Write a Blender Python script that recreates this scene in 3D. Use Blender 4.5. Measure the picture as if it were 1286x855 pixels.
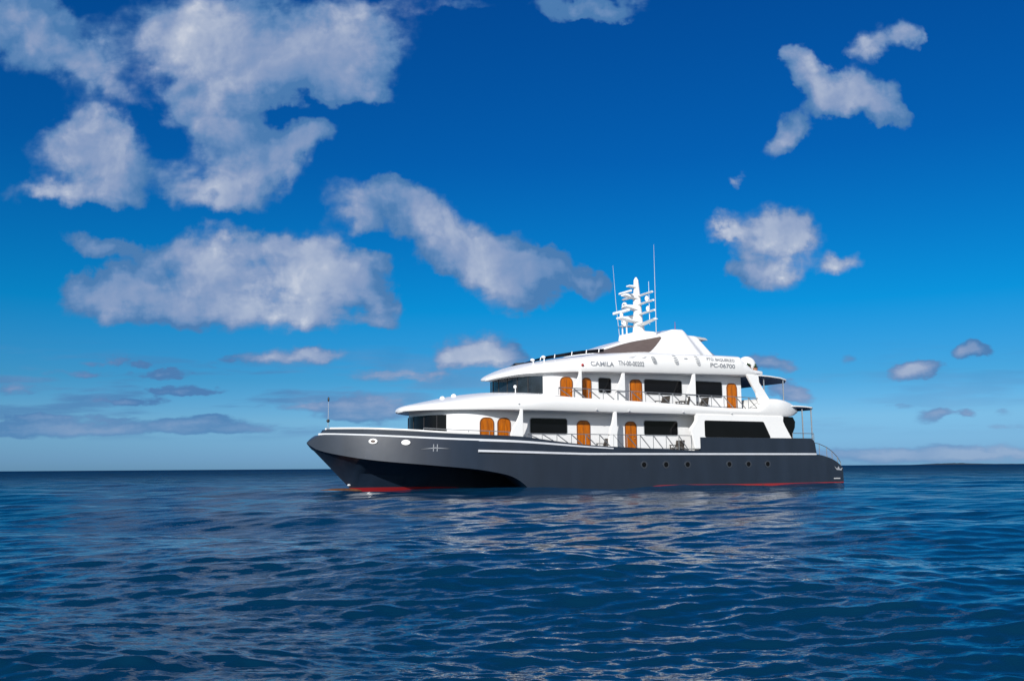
import bpy, math, random
import numpy as np
from mathutils import Matrix, Vector

random.seed(7)
for o in list(bpy.data.objects):
    bpy.data.objects.remove(o)
S = bpy.context.scene
COL = S.collection
R = math.radians

# ------------------------------------------------------------------ camera
EYE = 1.34                                   # eye height above the water (small boat)
PITCH, ROLL = R(7.896), 0.0071
F = Vector((0, math.cos(PITCH), math.sin(PITCH)))
RT = Vector((1, 0, 0)); UP = RT.cross(F)
RT2 = RT * math.cos(ROLL) - UP * math.sin(ROLL)
UP2 = RT * math.sin(ROLL) + UP * math.cos(ROLL)
cd = bpy.data.cameras.new("camera"); cam = bpy.data.objects.new("camera", cd); COL.objects.link(cam)
m = Matrix.Identity(4)
for i in range(3):
    m[i][0], m[i][1], m[i][2] = RT2[i], UP2[i], -F[i]
m[0][3], m[1][3], m[2][3] = 0, 0, EYE
cam.matrix_world = m
cd.sensor_width = 36; cd.lens = 36 * 1150 / 1286
cd.clip_start = 0.1; cd.clip_end = 200000
S.camera = cam

# ------------------------------------------------------------------ sun and sky
SUN_EL, SUN_AZ = R(27), R(200)               # azimuth measured from +Y towards +X
sun_dir = Vector((math.sin(SUN_AZ) * math.cos(SUN_EL), math.cos(SUN_AZ) * math.cos(SUN_EL), math.sin(SUN_EL)))
ld = bpy.data.lights.new("sun", "SUN"); lo = bpy.data.objects.new("sun", ld); COL.objects.link(lo)
ld.energy = 5.0; ld.angle = R(0.5); ld.color = (1, 0.97, 0.925)
lo.rotation_euler = (-sun_dir).to_track_quat('-Z', 'Y').to_euler()

S.view_settings.view_transform = 'Standard'
S.view_settings.look = 'None'
S.view_settings.exposure = 0.0
S.view_settings.gamma = 1.0
S.view_settings.use_curve_mapping = False
S.render.engine = 'CYCLES'
S.cycles.use_denoising = True
S.cycles.max_bounces = 6

# puffs of the cumulus field: (east, up) as tangents of the bearing and height
# over the horizon, half-sizes, turn in degrees, thickness
USE_TINT = True
SKY_TINT = [(0, (.21, .46, .97)), (.017, (.23, .48, 1.0)), (.08, (.30, .58, .92)), (.149, (.14, .52, .81)), (.27, (.012, .55, .88)),
            (.515, (.008, .39, .82)), (.74, (.008, .36, .82)), (1, (.008, .34, .8))]
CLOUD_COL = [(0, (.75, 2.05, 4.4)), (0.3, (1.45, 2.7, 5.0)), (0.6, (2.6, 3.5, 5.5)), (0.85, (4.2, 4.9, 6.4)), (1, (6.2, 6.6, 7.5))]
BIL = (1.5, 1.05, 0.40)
SEA_WIND = -10        # degrees from +Y towards +X: the way the chop runs
SEA_SPREAD = 0.5
SEA_CHOP = 0.75
SEA_SLOPE = 0.0315
SEA_PEAK = 0.27
SEA_LONG = 0.62
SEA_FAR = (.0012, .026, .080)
CLOUD_R = 1.62
SWELL = [(9.0, 28, .13, -1.45), (19.0, -20, .08, 2.0)]
SEA_COL = [(.0010, .022, .053), (.0020, .035, .076)]

CLOUD_PUFFS = [
    (-0.5337, 0.4884, 0.0652, 0.0391, -15, 1), (-0.4861, 0.459, 0.0478, 0.0261, -20, 0.9), (-0.5728, 0.5229, 0.0391, 0.0304, 0, 0.8), (-0.3784, 0.5116, 0.0783, 0.0348, -5, 0.9),
    (-0.2855, 0.4914, 0.1043, 0.0522, 0, 1.1), (-0.2249, 0.457, 0.0696, 0.0348, -5, 1.5), (-0.1752, 0.5003, 0.0609, 0.0348, 0, 0.8), (-0.4226, 0.473, 0.0522, 0.033, -15, 0.8),
    (-0.3393, 0.4531, 0.0609, 0.0391, -10, 1), (-0.1295, 0.5313, 0.0522, 0.0122, 0, 0.5), (-0.1832, 0.4279, 0.0391, 0.0174, 0, 0.9), (-0.4802, 0.3872, 0.04, 0.033, -30, 1.1),
    (-0.4934, 0.3497, 0.0504, 0.0348, -5, 1.2), (-0.443, 0.3353, 0.0417, 0.0296, 0, 1.2), (-0.445, 0.3728, 0.0296, 0.0226, -20, 0.8), (-0.5362, 0.3127, 0.0383, 0.0122, 0, 0.9),
    (-0.4775, 0.3076, 0.0609, 0.0139, 0, 0.9), (-0.3466, 0.4052, 0.0487, 0.0313, 0, 1), (-0.3091, 0.3746, 0.0452, 0.0243, 0, 0.95), (-0.4478, 0.427, 0.04, 0.0122, -20, 0.55),
    (-0.3075, 0.3277, 0.0643, 0.0313, 10, 1.25), (-0.3291, 0.3019, 0.0522, 0.0157, -8, 1.1), (-0.2525, 0.3573, 0.0417, 0.0243, 35, 1.2), (-0.2231, 0.3759, 0.0226, 0.0174, 30, 1.05),
    (-0.3642, 0.3487, 0.0226, 0.0174, 0, 0.85), (-0.3841, 0.3283, 0.0226, 0.0174, 0, 0.8), (-0.4607, 0.2477, 0.0348, 0.013, -8, 0.9), (-0.3936, 0.2399, 0.0522, 0.0174, 0, 0.85),
    (-0.3225, 0.2449, 0.0609, 0.0209, 0, 0.95), (-0.2603, 0.2481, 0.0522, 0.0174, 0, 0.95), (-0.2021, 0.2321, 0.0522, 0.0191, -8, 0.95), (-0.1576, 0.2346, 0.0226, 0.0104, 0, 0.8),
    (-0.4449, 0.2004, 0.0452, 0.0191, 0, 1.25), (-0.4703, 0.1799, 0.033, 0.0191, -10, 1.2), (-0.404, 0.1795, 0.0522, 0.0209, -5, 1.15), (-0.3478, 0.2087, 0.0696, 0.0261, 0, 0.95),
    (-0.3331, 0.1727, 0.0522, 0.0209, -5, 1.15), (-0.2771, 0.2146, 0.0696, 0.0278, 0, 1), (-0.2625, 0.1695, 0.0522, 0.0191, -5, 1.1), (-0.2103, 0.2005, 0.0522, 0.0261, -5, 1.05),
    (-0.214, 0.1692, 0.0435, 0.0191, -8, 1.1), (-0.166, 0.2002, 0.0348, 0.0226, -8, 0.9), (-0.1392, 0.1776, 0.0191, 0.0191, -30, 0.9), (-0.1566, 0.1598, 0.0313, 0.0078, -10, 0.6),
    (-0.172, 0.2961, 0.0365, 0.0226, -10, 1), (-0.1805, 0.2713, 0.0261, 0.0139, 0, 0.85), (-0.1227, 0.3004, 0.0348, 0.0191, -15, 0.95), (-0.0956, 0.2799, 0.04, 0.0226, -30, 1),
    (-0.0554, 0.2539, 0.0539, 0.0261, -20, 1.05), (-0.0153, 0.2372, 0.0487, 0.0278, -20, 1.1), (0.0112, 0.2125, 0.0348, 0.0261, -20, 1.1), (0.0065, 0.1855, 0.0296, 0.0191, 0, 0.95),
    (-0.0376, 0.2128, 0.04, 0.0191, -20, 0.95), (0.0423, 0.2186, 0.0348, 0.0174, -25, 0.95), (0.082, 0.2056, 0.0261, 0.013, -10, 1.05), (-0.0731, 0.2312, 0.0383, 0.0174, -20, 0.85),
    (-0.1268, 0.2681, 0.0261, 0.0157, -10, 0.7), (-0.0422, 0.1279, 0.0417, 0.0191, 0, 1.6), (-0.071, 0.1149, 0.0261, 0.0139, 0, 0.95), (-0.0115, 0.1189, 0.033, 0.0122, -8, 0.9),
    (-0.2611, 0.1207, 0.0696, 0.0096, 2, 1.1), (-0.2086, 0.1238, 0.0313, 0.0078, 0, 0.9), (-0.3873, 0.104, 0.0383, 0.0052, 0, 0.85), (-0.3604, 0.0863, 0.0452, 0.0052, 0, 0.85),
    (-0.1339, 0.1004, 0.0417, 0.0087, 0, 0.9), (-0.1597, 0.0718, 0.0678, 0.0104, 0, 0.9), (-0.2248, 0.0679, 0.0522, 0.007, 0, 0.85), (-0.4208, 0.0754, 0.0452, 0.0052, 0, 0.85),
    (-0.1855, 0.0563, 0.0348, 0.0061, 0, 0.7), (-0.4107, 0.0458, 0.1304, 0.007, 0, 1.05), (-0.5057, 0.0413, 0.0783, 0.0061, 0, 1), (-0.4633, 0.0566, 0.0609, 0.0043, 0, 0.8),
    (-0.3416, 0.054, 0.0522, 0.0052, 0, 0.85), (-0.5236, 0.0501, 0.0522, 0.0043, 0, 0.8), (-0.5436, 0.0893, 0.0243, 0.007, 0, 0.85), (-0.1421, 0.0586, 0.0383, 0.0113, 0, 0.8),
    (-0.4317, 0.1175, 0.0522, 0.0052, 0, 0.6), (-0.4791, 0.1046, 0.0348, 0.0043, 0, 0.6), (-0.5242, 0.0596, 0.0435, 0.0052, 0, 0.7), (-0.2979, 0.0424, 0.0435, 0.0061, 0, 0.7),
    (-0.0858, 0.0948, 0.0261, 0.007, 0, 0.7), (0.3406, 0.4653, 0.0226, 0.0174, -30, 1), (0.3485, 0.4402, 0.0261, 0.0174, -20, 1.05), (0.3821, 0.4208, 0.0348, 0.0226, -10, 1.25),
    (0.4112, 0.4187, 0.0296, 0.0243, -30, 1.3), (0.4333, 0.3937, 0.0226, 0.0122, -15, 1.1), (0.3634, 0.4114, 0.0261, 0.0139, 0, 0.9), (0.3237, 0.3832, 0.0261, 0.0157, 40, 1.15),
    (0.3045, 0.3588, 0.0209, 0.0157, 40, 1.1), (0.4081, 0.4745, 0.0157, 0.0157, -30, 1), (0.4227, 0.488, 0.0174, 0.0139, 10, 0.9), (0.4553, 0.4936, 0.0226, 0.0148, 15, 1.2),
    (0.2623, 0.3235, 0.0078, 0.007, 0, 0.9), (0.2838, 0.2606, 0.0504, 0.0209, -3, 1.2), (0.3151, 0.2622, 0.033, 0.0209, -5, 1.1), (0.2373, 0.26, 0.0209, 0.0096, 0, 1),
    (0.2915, 0.2349, 0.04, 0.0226, 0, 1.1), (0.2858, 0.2078, 0.0261, 0.0165, 0, 1.05), (0.2597, 0.2197, 0.0174, 0.0122, 0, 0.7), (0.3649, 0.228, 0.0235, 0.0104, 8, 1.2),
    (0.5053, 0.1223, 0.0209, 0.0078, 5, 1.5), (0.4408, 0.1016, 0.0278, 0.0087, 5, 1.6), (0.3692, 0.1162, 0.0104, 0.0061, 0, 0.6), (0.427, 0.0633, 0.0209, 0.0043, 0, 0.65),
    (0.4522, 0.0509, 0.0191, 0.007, 0, 0.7), (0.4657, 0.0586, 0.0191, 0.0052, 0, 0.6), (0.4959, 0.0558, 0.0122, 0.0052, 0, 0.6), (0.5368, 0.0564, 0.0139, 0.0043, 0, 0.6),
    (0.5424, 0.0408, 0.0261, 0.0043, 0, 0.45), (0.2857, 0.1097, 0.0278, 0.0104, -5, 0.9), (0.2975, 0.0816, 0.0261, 0.0104, -10, 0.7), (0.3145, 0.0728, 0.0157, 0.0078, 0, 0.6),
    (0.402, 0.0108, 0.0957, 0.0078, 0, 1.15), (0.5099, 0.0118, 0.1043, 0.0096, 0, 1.2), (0.0924, 0.5296, 0.0609, 0.0157, 0, 0.8), (0.1153, 0.5157, 0.0217, 0.0122, 0, 0.7),
    (-0.0463, 0.5336, 0.0348, 0.0087, 0, 0.45),
]


W = bpy.data.worlds.new("World"); S.world = W
W.use_nodes = True
W.cycles.sampling_method = 'MANUAL'; W.cycles.sample_map_resolution = 512
nt = W.node_tree; N = nt.nodes; L = nt.links
for n in list(N): N.remove(n)

def nd(kind, **kw):
    n = N.new(kind)
    for k, v in kw.items(): setattr(n, k, v)
    return n
def setin(n, i, v):
    if hasattr(v, 'is_linked'): L.new(v, n.inputs[i])
    else: n.inputs[i].default_value = v
def ma(op, a, b=0.0, c=0.0, clamp=False):
    n = nd('ShaderNodeMath', operation=op, use_clamp=clamp)
    setin(n, 0, a); setin(n, 1, b); setin(n, 2, c)
    return n.outputs[0]
def vm(op, a, b=(0, 0, 0), s=None):
    n = nd('ShaderNodeVectorMath', operation=op)
    setin(n, 0, a); setin(n, 1, b)
    if s is not None: setin(n, 3, s)
    return n.outputs['Value'] if op in ('LENGTH', 'DOT_PRODUCT') else n.outputs[0]
def sstep(v, a, b, x=0.0, y=1.0):
    n = nd('ShaderNodeMapRange', interpolation_type='SMOOTHSTEP')
    setin(n, 0, v); setin(n, 1, a); setin(n, 2, b); setin(n, 3, x); setin(n, 4, y)
    return n.outputs[0]
def ramp(fac, stops):
    n = nd('ShaderNodeValToRGB'); L.new(fac, n.inputs[0])
    e = n.color_ramp.elements
    while len(e) < len(stops): e.new(0.5)
    for q, (p, c) in zip(e, stops): q.position = p; q.color = (*c, 1)
    return n.outputs[0]
def mix(f, a, b, typ='MIX'):
    n = nd('ShaderNodeMix', data_type='RGBA', blend_type=typ)
    setin(n, 0, f)
    for i, v in ((6, a), (7, b)):
        if hasattr(v, 'is_linked'): L.new(v, n.inputs[i])
        else: n.inputs[i].default_value = (*v, 1)
    return n.outputs[2]
def noise(vec, scale, detail=4, rough=0.5, dist=0.0, col=False, dim='2D'):
    n = nd('ShaderNodeTexNoise', noise_dimensions=dim); L.new(vec, n.inputs['Vector'])
    n.inputs['Scale'].default_value = scale; n.inputs['Detail'].default_value = detail
    n.inputs['Roughness'].default_value = rough; n.inputs['Distortion'].default_value = dist
    return n.outputs[1] if col else n.outputs[0]

tc = nd('ShaderNodeTexCoord'); D = tc.outputs['Generated']
sx = nd('ShaderNodeSeparateXYZ'); L.new(D, sx.inputs[0])
X_, Y_, Z_ = sx.outputs
sky = nd('ShaderNodeTexSky', sky_type='NISHITA')
sky.sun_disc = False; sky.sun_elevation = SUN_EL; sky.sun_rotation = SUN_AZ
sky.altitude = 0; sky.air_density = 1.0; sky.dust_density = 0.2; sky.ozone_density = 4.0
fy = ma('MAXIMUM', Y_, 0.03)
u = ma('DIVIDE', X_, fy); v = ma('DIVIDE', Z_, fy)
el = ma('MAXIMUM', Z_, 0.0)
# deep polarised blue of the clear air
TINT = ramp(ma('MULTIPLY', el, 1.6), SKY_TINT)
hs = nd('ShaderNodeHueSaturation'); hs.inputs['Saturation'].default_value = 1.0
L.new(sky.outputs[0], hs.inputs['Color'])
# behind the camera the tint is lifted, brightening the unseen sky as fill light
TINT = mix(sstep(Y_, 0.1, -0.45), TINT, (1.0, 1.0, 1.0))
clear = mix(1.0, hs.outputs[0], TINT, 'MULTIPLY') if USE_TINT else hs.outputs[0]

cmb = nd('ShaderNodeCombineXYZ'); L.new(u, cmb.inputs[0]); L.new(v, cmb.inputs[1])
P = cmb.outputs[0]
# ragged edges: the puffs' outlines are pushed about by turbulence, finer towards the horizon
wA = vm('SUBTRACT', noise(P, 10, 3, 0.5, col=True), (0.5, 0.5, 0.5))
wB = vm('SUBTRACT', noise(P, 30, 5, 0.55, col=True), (0.5, 0.5, 0.5))
amp = sstep(v, 0.02, 0.22, 0.30, 1.0)
wsum = vm('ADD', vm('SCALE', wA, s=0.036), vm('SCALE', wB, s=0.034))
Q = vm('ADD', P, vm('SCALE', wsum, s=sstep(v, 0.02, 0.26, 0.14, 1.0)))
dens = None
for i_, (cu, cv, ru, rv, rot, wt) in enumerate(CLOUD_PUFFS):
    if i_ % 8 == 7:                          # keeps the node chain sequential (shader stack)
        tiny = nd('ShaderNodeVectorMath', operation='MULTIPLY_ADD'); L.new(dens, tiny.inputs[0])
        tiny.inputs[1].default_value = (1e-7, 1e-7, 0); L.new(Q, tiny.inputs[2]); Q = tiny.outputs[0]
    mp = nd('ShaderNodeMapping', vector_type='TEXTURE'); L.new(Q, mp.inputs[0])
    mp.inputs[1].default_value = (cu, cv, 0); mp.inputs[2].default_value = (0, 0, R(rot)); mp.inputs[3].default_value = (ru * CLOUD_R, rv * CLOUD_R, 1)
    r = vm('LENGTH', mp.outputs[0])
    k = sstep(r, 0.0, 1.0, wt, 0.0)
    dens = k if dens is None else ma('ADD', dens, k)
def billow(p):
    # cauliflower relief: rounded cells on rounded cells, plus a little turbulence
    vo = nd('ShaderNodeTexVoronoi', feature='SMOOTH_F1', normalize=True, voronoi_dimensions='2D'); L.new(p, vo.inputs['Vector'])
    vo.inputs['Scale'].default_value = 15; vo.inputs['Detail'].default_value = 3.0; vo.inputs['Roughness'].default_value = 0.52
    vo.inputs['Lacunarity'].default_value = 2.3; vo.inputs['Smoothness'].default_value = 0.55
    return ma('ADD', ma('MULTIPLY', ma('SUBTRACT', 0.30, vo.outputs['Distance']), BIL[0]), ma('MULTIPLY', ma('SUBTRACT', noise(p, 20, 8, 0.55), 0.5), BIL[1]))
PW = vm('ADD', P, vm('SCALE', wA, s=0.03))
B0 = billow(PW)
big = noise(P, 11, 4, 0.5)
soft = noise(P, 6, 2, 0.5)
fm_ = nd('ShaderNodeMapping'); L.new(P, fm_.inputs[0]); fm_.inputs[3].default_value = (0.42, 1.25, 1); flat = fm_.outputs[0]
gate = ma('MULTIPLY', amp, sstep(dens, 0.0, 0.3))
d2 = ma('ADD', dens, ma('MULTIPLY', B0, gate))
d2 = ma('ADD', d2, ma('MULTIPLY', ma('SUBTRACT', big, 0.5), ma('MULTIPLY', gate, 0.5)))
d2 = ma('ADD', d2, ma('MULTIPLY', ma('SUBTRACT', noise(flat, 75, 6, 0.6), 0.5), ma('MULTIPLY', sstep(dens, 0.0, 0.3), sstep(v, 0.04, 0.25, 1.5, 0.35))))
wid = sstep(soft, 0.38, 0.64, 0.46, 1.05)
alpha = sstep(ma('DIVIDE', ma('SUBTRACT', d2, 0.12), wid), 0.0, 1.0)
# flat streaks of far cloud low in the west
sm = nd('ShaderNodeMapping'); L.new(P, sm.inputs[0]); sm.inputs[3].default_value = (5, 46, 1)
streak = ma('MULTIPLY', sstep(noise(sm.outputs[0], 1.0, 5, 0.55), 0.47, 0.66), ma('MULTIPLY', sstep(v, 0.028, 0.045), sstep(v, 0.15, 0.09)))
streak = ma('MULTIPLY', streak, sstep(u, 0.12, -0.25, 0.25, 0.75))
# billows: sun-side light painted into the cloud colour; thick parts brighter, thin ones stay the blue-grey of the air
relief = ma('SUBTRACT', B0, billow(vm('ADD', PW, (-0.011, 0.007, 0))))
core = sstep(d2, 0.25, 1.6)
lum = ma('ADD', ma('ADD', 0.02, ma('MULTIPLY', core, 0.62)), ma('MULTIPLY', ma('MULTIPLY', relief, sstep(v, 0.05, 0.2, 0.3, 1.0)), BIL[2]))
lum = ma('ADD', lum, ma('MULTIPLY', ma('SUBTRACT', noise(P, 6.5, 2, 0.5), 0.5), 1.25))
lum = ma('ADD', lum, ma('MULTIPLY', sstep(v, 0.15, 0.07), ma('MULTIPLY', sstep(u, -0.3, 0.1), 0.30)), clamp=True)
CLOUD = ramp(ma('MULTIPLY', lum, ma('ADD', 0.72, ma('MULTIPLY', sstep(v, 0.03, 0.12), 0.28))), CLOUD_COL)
alpha = ma('MAXIMUM', alpha, streak)
front = sstep(Y_, 0.05, 0.2)
al = ma('MULTIPLY', ma('MULTIPLY', alpha, front), sstep(v, 0.0, 0.09, 0.6, 0.95))
# unseen cumulus added behind the camera, brighter than in front, to fill the shade
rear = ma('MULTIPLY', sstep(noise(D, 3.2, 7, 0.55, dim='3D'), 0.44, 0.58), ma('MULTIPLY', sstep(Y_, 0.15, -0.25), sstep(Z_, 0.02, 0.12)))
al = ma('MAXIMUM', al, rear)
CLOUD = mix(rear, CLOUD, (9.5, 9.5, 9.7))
bg = nd('ShaderNodeBackground')
bg.inputs[1].default_value = 0.1
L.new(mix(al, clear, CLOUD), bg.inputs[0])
out = nd('ShaderNodeOutputWorld'); L.new(bg.outputs[0], out.inputs[0])


# ------------------------------------------------------------------ helpers
def put(name, me, parent=None):
    o = bpy.data.objects.new(name, me); COL.objects.link(o)
    if parent is not None: o.parent = parent
    return o
def tag(o, label=None, cat=None, group=None, kind=None):
    if label: o['label'] = label
    if cat: o['category'] = cat
    if group: o['group'] = group
    if kind: o['kind'] = kind
    return o

class MB:
    """collects shapes; build() links them as one mesh object"""
    def __init__(self): self.v = []; self.f = []
    def add(self, vs, fs):
        b = len(self.v); self.v += [tuple(p) for p in vs]; self.f += [tuple(b + i for i in f) for f in fs]
        return self
    def box(self, lo, hi):
        x0, y0, z0 = lo; x1, y1, z1 = hi
        return self.add([(x0, y0, z0), (x1, y0, z0), (x1, y1, z0), (x0, y1, z0), (x0, y0, z1), (x1, y0, z1), (x1, y1, z1), (x0, y1, z1)],
                        [(0, 3, 2, 1), (4, 5, 6, 7), (0, 1, 5, 4), (1, 2, 6, 5), (2, 3, 7, 6), (3, 0, 4, 7)])
    def slab(self, poly, y0, y1):
        """prism of an outline given in (x, z), between two y planes"""
        n = len(poly)
        return self.add([(x, y0, z) for x, z in poly] + [(x, y1, z) for x, z in poly],
                        [tuple(range(n)), tuple(range(2 * n - 1, n - 1, -1))] + [(i, i + n, (i + 1) % n + n, (i + 1) % n) for i in range(n)])
    def tube(self, pts, r, seg=8, r1=None):
        pts = [Vector(p) for p in pts]; n = len(pts); vs = []; fs = []
        for i, p in enumerate(pts):
            t = (pts[min(i + 1, n - 1)] - pts[max(i - 1, 0)]).normalized()
            a = t.cross(Vector((0, 0, 1)))
            if a.length < 0.05: a = t.cross(Vector((0, 1, 0)))
            a.normalize(); b = t.cross(a)
            rr = r if r1 is None else r + (r1 - r) * i / (n - 1)
            vs += [p + a * rr * math.cos(k * 2 * math.pi / seg) + b * rr * math.sin(k * 2 * math.pi / seg) for k in range(seg)]
        for i in range(n - 1):
            for k in range(seg):
                k2 = (k + 1) % seg
                fs.append((i * seg + k, i * seg + k2, (i + 1) * seg + k2, (i + 1) * seg + k))
        fs += [tuple(range(seg - 1, -1, -1)), tuple((n - 1) * seg + k for k in range(seg))]
        return self.add(vs, fs)
    def ball(self, c, r, nu=16, nv=10):
        rx, ry, rz = r if hasattr(r, '__len__') else (r, r, r)
        vs = [(c[0], c[1], c[2] - rz)]; fs = []
        for j in range(1, nv):
            a = -math.pi / 2 + math.pi * j / nv
            vs += [(c[0] + rx * math.cos(a) * math.cos(2 * math.pi * i / nu), c[1] + ry * math.cos(a) * math.sin(2 * math.pi * i / nu), c[2] + rz * math.sin(a)) for i in range(nu)]
        vs.append((c[0], c[1], c[2] + rz)); t = len(vs) - 1
        for i in range(nu):
            i2 = (i + 1) % nu
            fs.append((0, 1 + i2, 1 + i)); fs.append((t, 1 + (nv - 2) * nu + i, 1 + (nv - 2) * nu + i2))
            for j in range(nv - 2):
                fs.append((1 + j * nu + i, 1 + j * nu + i2, 1 + (j + 1) * nu + i2, 1 + (j + 1) * nu + i))
        return self.add(vs, fs)
    def loft(self, secs, close=True):
        """secs: list of (x, [(half-breadth, z), ...]) from the outer foot to the centre line; mirrored to both sides"""
        rings = []
        for x, h in secs:
            rings.append([(x, -b, z) for b, z in h] + [(x, b, z) for b, z in reversed(h)])
        n = len(rings[0]); vs = [p for r in rings for p in r]; fs = []
        for i in range(len(rings) - 1):
            for k in range(n if close else n - 1):
                k2 = (k + 1) % n
                fs.append((i * n + k, (i + 1) * n + k, (i + 1) * n + k2, i * n + k2))
        fs += [tuple(range(n)), tuple((len(rings) - 1) * n + k for k in range(n - 1, -1, -1))]
        return self.add(vs, fs)
    def build(self, name, mat, parent=None, smooth=35, bevel=0.0):
        me = bpy.data.meshes.new(name); me.from_pydata(self.v, [], self.f)
        me.validate()
        import bmesh
        bm = bmesh.new(); bm.from_mesh(me)
        bmesh.ops.remove_doubles(bm, verts=bm.verts, dist=1e-5)
        bmesh.ops.dissolve_degenerate(bm, dist=1e-5, edges=bm.edges)
        bmesh.ops.recalc_face_normals(bm, faces=bm.faces)
        if bevel:
            es = [e for e in bm.edges if len(e.link_faces) == 2 and e.calc_face_angle(0) > 0.6]
            bmesh.ops.bevel(bm, geom=es, offset=bevel, segments=2, affect='EDGES', clamp_overlap=True)
        bm.to_mesh(me); bm.free()
        if smooth:
            me.polygons.foreach_set('use_smooth', [True] * len(me.polygons))
            me.set_sharp_from_angle(angle=R(smooth))
        me.materials.append(mat)
        return put(name, me, parent)

def lerp(tab, x):
    """smooth table lookup (monotone cubic)"""
    if x <= tab[0][0]: return tab[0][1]
    if x >= tab[-1][0]: return tab[-1][1]
    for i in range(len(tab) - 1):
        if x <= tab[i + 1][0]: break
    d = [(tab[j + 1][1] - tab[j][1]) / (tab[j + 1][0] - tab[j][0]) for j in range(len(tab) - 1)]
    def sl(j):
        if j == 0: return d[0]
        if j == len(d): return d[-1]
        return 0 if d[j - 1] * d[j] <= 0 else 2 * d[j - 1] * d[j] / (d[j - 1] + d[j])
    h = tab[i + 1][0] - tab[i][0]; t = (x - tab[i][0]) / h
    return ((2 * t**3 - 3 * t**2 + 1) * tab[i][1] + (t**3 - 2 * t**2 + t) * h * sl(i) + (-2 * t**3 + 3 * t**2) * tab[i + 1][1] + (t**3 - t**2) * h * sl(i + 1))

def mat(name, col, rough=0.4, metal=0.0, vary=0.06, scale=1.5, coat=0.0, spec=0.5, bump=0.0, streak=0.0):
    mt = bpy.data.materials.new(name); mt.use_nodes = True
    t = mt.node_tree; b = t.nodes['Principled BSDF']
    b.inputs['Roughness'].default_value = rough; b.inputs['Metallic'].default_value = metal
    b.inputs['Coat Weight'].default_value = coat; b.inputs['Coat Roughness'].default_value = 0.08
    b.inputs['Specular IOR Level'].default_value = spec
    c = t.nodes.new('ShaderNodeTexCoord'); n = t.nodes.new('ShaderNodeTexNoise')
    n.inputs['Scale'].default_value = scale; n.inputs['Detail'].default_value = 6
    mp = t.nodes.new('ShaderNodeMapping'); mp.inputs[3].default_value = (1, 1, 0.35 if streak else 1)
    t.links.new(c.outputs['Object'], mp.inputs[0]); t.links.new(mp.outputs[0], n.inputs['Vector'])
    r = t.nodes.new('ShaderNodeValToRGB')
    r.color_ramp.elements[0].position = 0.3; r.color_ramp.elements[1].position = 0.7
    r.color_ramp.elements[0].color = (*[x * (1 - vary) for x in col], 1); r.color_ramp.elements[1].color = (*[min(1, x * (1 + vary)) for x in col], 1)
    t.links.new(n.outputs[0], r.inputs[0]); t.links.new(r.outputs[0], b.inputs['Base Color'])
    if bump:
        bp = t.nodes.new('ShaderNodeBump'); bp.inputs['Strength'].default_value = 0.25; bp.inputs['Distance'].default_value = bump
        n2 = t.nodes.new('ShaderNodeTexNoise'); n2.inputs['Scale'].default_value = 1.1; n2.inputs['Detail'].default_value = 2
        t.links.new(c.outputs['Object'], n2.inputs['Vector']); t.links.new(n2.outputs[0], bp.inputs['Height']); t.links.new(bp.outputs[0], b.inputs['Normal'])
    return mt

WHITE = mat('white_gelcoat', (.80, .80, .79), .28, vary=.02, scale=.6, coat=.25, bump=.012)
WALLW = mat('white_deckhouse_paint', (.76, .765, .77), .4, vary=.025, scale=.8)
MASTW = mat('white_mast_paint', (.82, .82, .81), .35, vary=.02)
GLASS = mat('dark_tinted_glass', (.003, .0035, .005), .08, vary=.3, scale=.4, spec=.16)
FRAME = mat('grey_window_frame', (.42, .44, .46), .4)
RAIL = mat('rail_steel', (.30, .31, .32), .35, metal=.6)
RING = mat('porthole_ring', (.032, .04, .053), .3)
EMBLEM = mat('dull_silver', (.30, .32, .35), .4)
GLASSW = mat('blue_tinted_glass', (.010, .016, .024), .06, vary=.5, scale=1.2, spec=.5)
STEEL = mat('stainless_steel', (.62, .63, .64), .28, metal=.85, vary=.04)
STRIPE = mat('silver_stripe_paint', (.60, .62, .66), .3, vary=.05)
GREYP = mat('louvre_grey', (.45, .46, .47), .5)
BROWN = mat('brown_shade_mesh', (.105, .078, .07), .75, vary=.12, scale=3)
DARK = mat('dark_fittings', (.02, .02, .022), .5)
RED = mat('red_lamp_glass', (.35, .02, .02), .2)
ORANGEFOUL = mat('orange_brown_antifouling', (.10, .035, .012), .7, vary=.5, scale=4)
WICKER = mat('dark_wicker', (.045, .038, .032), .8, vary=.3, scale=9)
CUSHION = mat('grey_cushion', (.22, .22, .22), .9, vary=.1)
AWN = mat('white_awning_laminate', (.78, .78, .78), .35, vary=.02)
NAVY = mat('navy_sheet', (.012, .035, .085), .85, vary=.15, scale=2)
LETTER = mat('grey_lettering', (.22, .235, .26), .5)
PLANTG = mat('dark_green_leaf', (.03, .07, .025), .6, vary=.4, scale=8)
POT = mat('terracotta', (.28, .13, .08), .8)

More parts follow.
